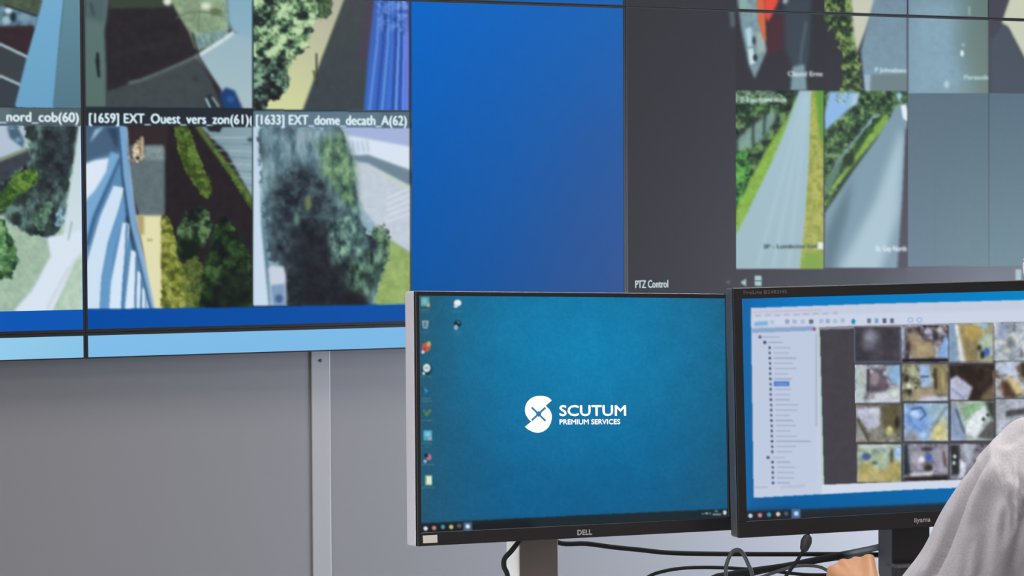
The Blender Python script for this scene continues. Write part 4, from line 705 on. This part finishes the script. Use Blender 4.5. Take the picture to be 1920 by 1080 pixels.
# ------------------------------------------------------------------ the seated person
face = Vector((fw.x, fw.y, 0)).normalized(); face = Matrix.Rotation(math.radians(45), 3, 'Z') @ face
NB = W(2092, 765, 3.0)
ang = math.atan2(face.y, face.x)-math.pi/2
PM = Matrix.Translation((NB.x, NB.y, 0)) @ Matrix.Rotation(ang, 4, 'Z')
person = thing('person', 'person in a grey heather T-shirt seated at the right edge, seen from behind', 'person', M=PM)
bpy.context.view_layer.update(); PI_ = PM.inverted(); ZN = NB.z
def Lw(px, py, Z): return PI_ @ W(px, py, Z)
def skin_of(name, builders, voxel, m, parent, smooth=6, label=None, post=None):
    bm = bmesh.new()
    for f in builders: f(bm)
    bmesh.ops.recalc_face_normals(bm, faces=bm.faces); me = bpy.data.meshes.new(name); bm.to_mesh(me); bm.free()
    o = bpy.data.objects.new(name, me); COL.objects.link(o)
    r = o.modifiers.new('r', 'REMESH'); r.mode = 'VOXEL'; r.voxel_size = voxel; r.adaptivity = 0
    s = o.modifiers.new('s', 'SMOOTH'); s.factor = .5; s.iterations = smooth
    bpy.context.view_layer.update(); dg = bpy.context.evaluated_depsgraph_get()
    m2 = bpy.data.meshes.new_from_object(o.evaluated_get(dg)); bpy.data.objects.remove(o)
    if post: post(m2)
    return link(name, m2, m, parent, True, label)
def ell(bm, c, r, rot=None, n=20):
    res = bmesh.ops.create_uvsphere(bm, u_segments=n, v_segments=n//2, radius=1)
    bmesh.ops.transform(bm, matrix=Matrix.Translation(c) @ (rot or Matrix()) @ Matrix.Diagonal((*r, 1)), verts=res['verts'])
sh = Vector((-.178, 0, ZN-.062)); el = Lw(1700, 1235, 3.09); wr = Lw(1640, 1132, 3.31)
shr = Vector((.178, 0, ZN-.070)); elr = shr+Vector((.06, .10, -.262)); wrr = elr+Vector((.03, .25, .01))
def arm_body(s_, e_, w_):  # upper arm under the sleeve, bare forearm
    def f(bm):
        tube(bm, [s_+(e_-s_)*k for k in (0, .3, .6, .9, 1)] , [.024, .028, .030, .034, .036], 16)
        tube(bm, [e_+(w_-e_)*k for k in (-.04, .2, .5, .8, 1.05)], [.036, .041, .036, .028, .027], 16)
    return f
M_SKIN = mat('skin', 'c48e66', .5, noise=(60, .05), bump=(260, .15, .0008))
M_SHIRT = mat('heather_shirt', 'c9c4c9', .9, noise=(420, .26), bump=(700, .35, .0012), spec=.1)
M_HAIR = mat('dark_hair', '2e2620', .7, noise=(90, .3), bump=(200, .7, .003))
M_TROU = mat('dark_trousers', '2c303a', .9, noise=(60, .1))
HC = Vector((.046, .020, ZN+.165))
def head(bm):
    ell(bm, HC+Vector((0, -.012, .028)), (.073, .093, .085)); ell(bm, HC+Vector((0, .022, -.045)), (.056, .066, .07))
    ell(bm, HC+Vector((0, .045, -.085)), (.032, .036, .028)); ell(bm, HC+Vector((0, .088, -.022)), (.013, .022, .022)); ell(bm, HC+Vector((0, .08, .0)), (.010, .018, .026))
    ell(bm, HC+Vector((0, .082, -.056)), (.022, .010, .008)); ell(bm, HC+Vector((0, .084, .018)), (.045, .012, .010))
    for s_ in (-1, 1): ell(bm, HC+Vector((s_*.075, -.008, -.005)), (.009, .019, .031)); ell(bm, HC+Vector((s_*.036, .062, -.03)), (.022, .018, .02))
    tube(bm, [Vector((0, -.012, ZN-.05)), Vector((.005, 0, ZN+.02)), HC+Vector((0, -.02, -.05))], [.066, .057, .058], 18)
def trunk(bm):
    tube(bm, [(0, -.10, .50), (0, -.09, .68), (0, -.05, .88), (0, -.02, ZN-.13), (0, -.005, ZN-.04)], [(.11, .15), (.105, .14), (.105, .14), (.08, .11), (.055, .06)], 20)
    for s_ in (sh, shr): tube(bm, [Vector((0, 0, ZN-.07)), s_*.6+Vector((0, 0, ZN-.07))*.4, s_], [.040, .030, .026], 14)
    for s_ in (-1, 1):
        tube(bm, [(s_*.09, -.08, .52), (s_*.10, .12, .54), (s_*.12, .34, .53)], [.08, .075, .055], 14); tube(bm, [(s_*.12, .35, .53), (s_*.12, .36, .3), (s_*.12, .35, .08)], [.055, .048, .035], 12)
        tube(bm, [(s_*.12, .32, .05), (s_*.12, .42, .04), (s_*.12, .50, .03)], [.038, .036, .026], 12)
def hand(w_, K, thumb, tips):
    """w_ wrist; K four knuckles (little..index); tips: list of joints after each knuckle"""
    def f(bm):
        for k, kn in enumerate(K): tube(bm, [w_+(kn-w_)*-.05+(kn-K[2])*.25, w_*.5+kn*.5, kn], [.015, .0125, .0098], 12); ell(bm, kn, (.0104, .0104, .0104), n=12)
        for kn, js in zip(K, tips): tube(bm, [kn]+js, [.0092, .0088, .0082, .0068][:len(js)+1], 12); ell(bm, js[-1], (.0068, .0068, .0068), n=10)
        tube(bm, thumb, [.014, .0115, .0100, .0075], 12); ell(bm, thumb[-1], (.0075, .0075, .0075), n=10)
    return f
KN = [Lw(1563, 1071, 3.385), Lw(1582, 1060, 3.39), Lw(1605, 1056, 3.392), Lw(1629, 1051, 3.385)]
TIPS = [[Lw(a, b, 3.385+.028), Lw(a+2, b+28, 3.385+.036), Lw(a+6, b+50, 3.385+.02)] for a, b in ((1560, 1082), (1580, 1070), (1603, 1066), (1627, 1062))]
TH = [Lw(1650, 1138, 3.32), Lw(1654, 1120, 3.35), Lw(1645, 1108, 3.38), Lw(1630, 1104, 3.40)]
ex = (wrr-elr).normalized(); sd = Vector((1, 0, 0))
KR = [wrr+ex*.085+sd*(.033-.022*k) for k in range(4)]; TR = [[k+ex*.035, k+ex*.055+Vector((0, 0, -.015)), k+ex*.065+Vector((0, 0, -.032))] for k in KR]
THR = [wrr+Vector((-.018, .015, 0)), wrr+Vector((-.042, .045, -.005)), wrr+Vector((-.05, .07, -.01)), wrr+Vector((-.045, .09, -.015))]
body = skin_of('body', [trunk, head, arm_body(sh, el, wr), arm_body(shr, elr, wrr), hand(wr, KN, TH, TIPS), hand(wrr, KR, THR, TR)], .0036, M_SKIN, person, 3)
# T-shirt with real folds
CREASE = [  # (pixel path on the sleeve, height in m, half width in px)
    ([(1862, 842), (1838, 880), (1812, 930), (1790, 985), (1768, 1035), (1742, 1085)], -.019, 4.6), ([(1850, 838), (1822, 890), (1796, 945), (1772, 1000), (1735, 1070)], .007, 13),
    ([(1870, 856), (1852, 895), (1832, 940), (1812, 1000)], .009, 8), ([(1880, 880), (1862, 930), (1846, 990), (1838, 1085)], -.008, 15), ([(1868, 856), (1880, 910), (1890, 975)], .005, 6),
    ([(1872, 905), (1884, 960), (1880, 1040)], -.007, 9), ([(1900, 850), (1906, 890), (1909, 940), (1906, 1000)], .007, 6), ([(1924, 880), (1926, 940), (1915, 1010), (1900, 1085)], -.008, 16), ([(1862, 850), (1880, 846), (1900, 856)], .004, 12),
    ([(1896, 900), (1900, 960), (1898, 1020)], -.006, 6), ([(1930, 800), (1900, 826), (1866, 846)], -.003, 8), ([(1820, 1000), (1812, 1040), (1806, 1085)], -.003, 10)]
def folds(me):
    n = len(me.vertices); co = np.zeros(n*3, np.float32); me.vertices.foreach_get('co', co); co = co.reshape(-1, 3).astype(float)
    nr = np.array([v.normal[:] for v in me.vertices]); R3 = np.array(PM.to_3x3()); w_ = co @ R3.T + np.array(PM.translation); p = proj(w_); fn = (nr @ R3.T) @ np.array(-fw)
    d = np.zeros(n)
    for path, amp, hw in CREASE:
        best = np.full(n, 1e9); wt = np.ones(n); lens = [math.dist(u_, v_) for u_, v_ in zip(path, path[1:])]; tot = sum(lens); run = 0.
        for (ax, ay), (bx, by) in zip(path, path[1:]):
            vx, vy = bx-ax, by-ay; t_ = np.clip(((p[:, 0]-ax)*vx+(p[:, 1]-ay)*vy)/(vx*vx+vy*vy), 0, 1)
            h_ = np.hypot(p[:, 0]-ax-t_*vx, p[:, 1]-ay-t_*vy); L_ = math.hypot(vx, vy); s_ = (run+t_*L_)/tot; run += L_
            f_ = np.clip(s_/.3, 0, 1) * (1 if path[-1][1] > 1050 else np.clip((1-s_)/.35, 0, 1)); f_ = f_*f_*(3-2*f_)
            wt = np.where(h_ < best, f_, wt); best = np.minimum(best, h_)
        d += amp*wt*np.exp(-(best/hw)**2)
    d *= np.clip(fn*3, 0, 1)
    # broad soft wrinkles elsewhere
    d += .0025*np.sin(co[:, 0]*38+co[:, 2]*31+2*np.sin(co[:, 1]*20)) * np.clip((ZN-.02-co[:, 2])*8, 0, 1)
    co += nr*d[:, None]; me.vertices.foreach_set('co', co.astype(np.float32).ravel()); me.update()
def shirt_b(bm):
    tube(bm, [(0, -.10, .50), (0, -.095, .62), (0, -.075, .78), (0, -.04, .92), (0, -.02, ZN-.13), (0, -.008, ZN-.065), (0, -.006, ZN-.015)], [(.15, .19), (.145, .18), (.14, .178), (.145, .182), (.115, .16), (.085, .115), (.068, .072)], 28)
    for s_, e_ in ((sh, el), (shr, elr)):
        sx = 1 if s_.x > 0 else -1; q = Vector((0, -.005, ZN-.065))
        tube(bm, [q, q*.55+s_*.45+Vector((0, 0, .004)), s_+Vector((-sx*.012, 0, .0)), s_+(e_-s_)*.12+Vector((sx*.005, 0, 0))], [.058, .062, .066, .064], 20)
        tube(bm, [s_-(e_-s_)*.02, s_+(e_-s_)*.2, s_+(e_-s_)*.45, s_+(e_-s_)*.7, s_+(e_-s_)*.88], [.060, .064, .062, .060, .060], 24)
skin_of('t_shirt', [shirt_b], .0032, M_SHIRT, person, 14, 'grey heather T-shirt', folds)
def trou(bm):
    tube(bm, [(0, -.10, .44), (0, -.10, .52), (0, -.10, .60)], [(.13, .17), (.14, .175), (.13, .165)], 20)
    for s_ in (-1, 1):
        tube(bm, [(s_*.09, -.08, .52), (s_*.10, .12, .54), (s_*.12, .36, .53)], [.092, .086, .066], 16); tube(bm, [(s_*.12, .36, .56), (s_*.12, .365, .3), (s_*.12, .35, .12)], [.066, .06, .052], 14)
skin_of('trousers', [trou], .008, M_TROU, person, 6)
for s_ in (-1, 1):
    bm = bmesh.new(); tube(bm, [(s_*.12, .28, .05), (s_*.12, .36, .055), (s_*.12, .46, .04), (s_*.12, .55, .032)], [(.04, .042), (.05, .045), (.038, .044), (.026, .034)], 14); obj('shoe', bm, M_BLACK, person, True)
def hair(bm):
    ell(bm, HC+Vector((0, -.022, .040)), (.080, .092, .086)); ell(bm, HC+Vector((0, -.055, -.01)), (.068, .055, .07))
skin_of('hair', [hair], .006, M_HAIR, person, 4)
M_GLASS = mat('spectacle_frame', 'e8e6ee', .25); bm = bmesh.new()
for s_ in (-1, 1):
    c_ = HC+Vector((s_*.034, .108, .006)); ring = [c_+Vector((.026*math.cos(k*math.pi/10), -.006*abs(math.cos(k*math.pi/10))*(1 if s_*math.cos(k*math.pi/10) > 0 else 0), .019*math.sin(k*math.pi/10))) for k in range(21)]
    tube(bm, ring, .0022, 8, False); tube(bm, [c_+Vector((s_*.026, -.006, .008)), c_+Vector((s_*.041, -.02, .008)), HC+Vector((s_*.082, -.01, .012))], .0022, 8)
tube(bm, [HC+Vector((-.009, .108, .010)), HC+Vector((.009, .108, .010))], .002, 8); obj('glasses', bm, M_GLASS, person, True, 'pale spectacles')
# chair under the person
CM = PM @ Matrix.Translation((0, -.06, 0))
ch = thing('office_chair', 'dark office chair under the person in grey', 'chair', M=CM)
obj('seat', B(-.24, .24, -.24, .26, .36, .425, bev=.03, seg=3), M_DGREY, ch); obj('gas_column', tube(bmesh.new(), [(0, 0, .08), (0, 0, .37)], .028, 14), M_CHAR, ch)
for k in range(5):
    a = k*2*math.pi/5; e_ = Vector((math.cos(a)*.28, math.sin(a)*.28, .07)); l_ = obj('base_arm', tube(bmesh.new(), [(0, 0, .10), e_], [.026, .018], 10), M_CHAR, ch)
    obj('castor', lathe(bmesh.new(), [(.02, -.012), (.03, -.008), (.03, .008), (.02, .012)], M=Matrix.Translation((e_.x, e_.y, .03)) @ Matrix.Rotation(math.pi/2, 4, 'X')), M_BLACK, l_)
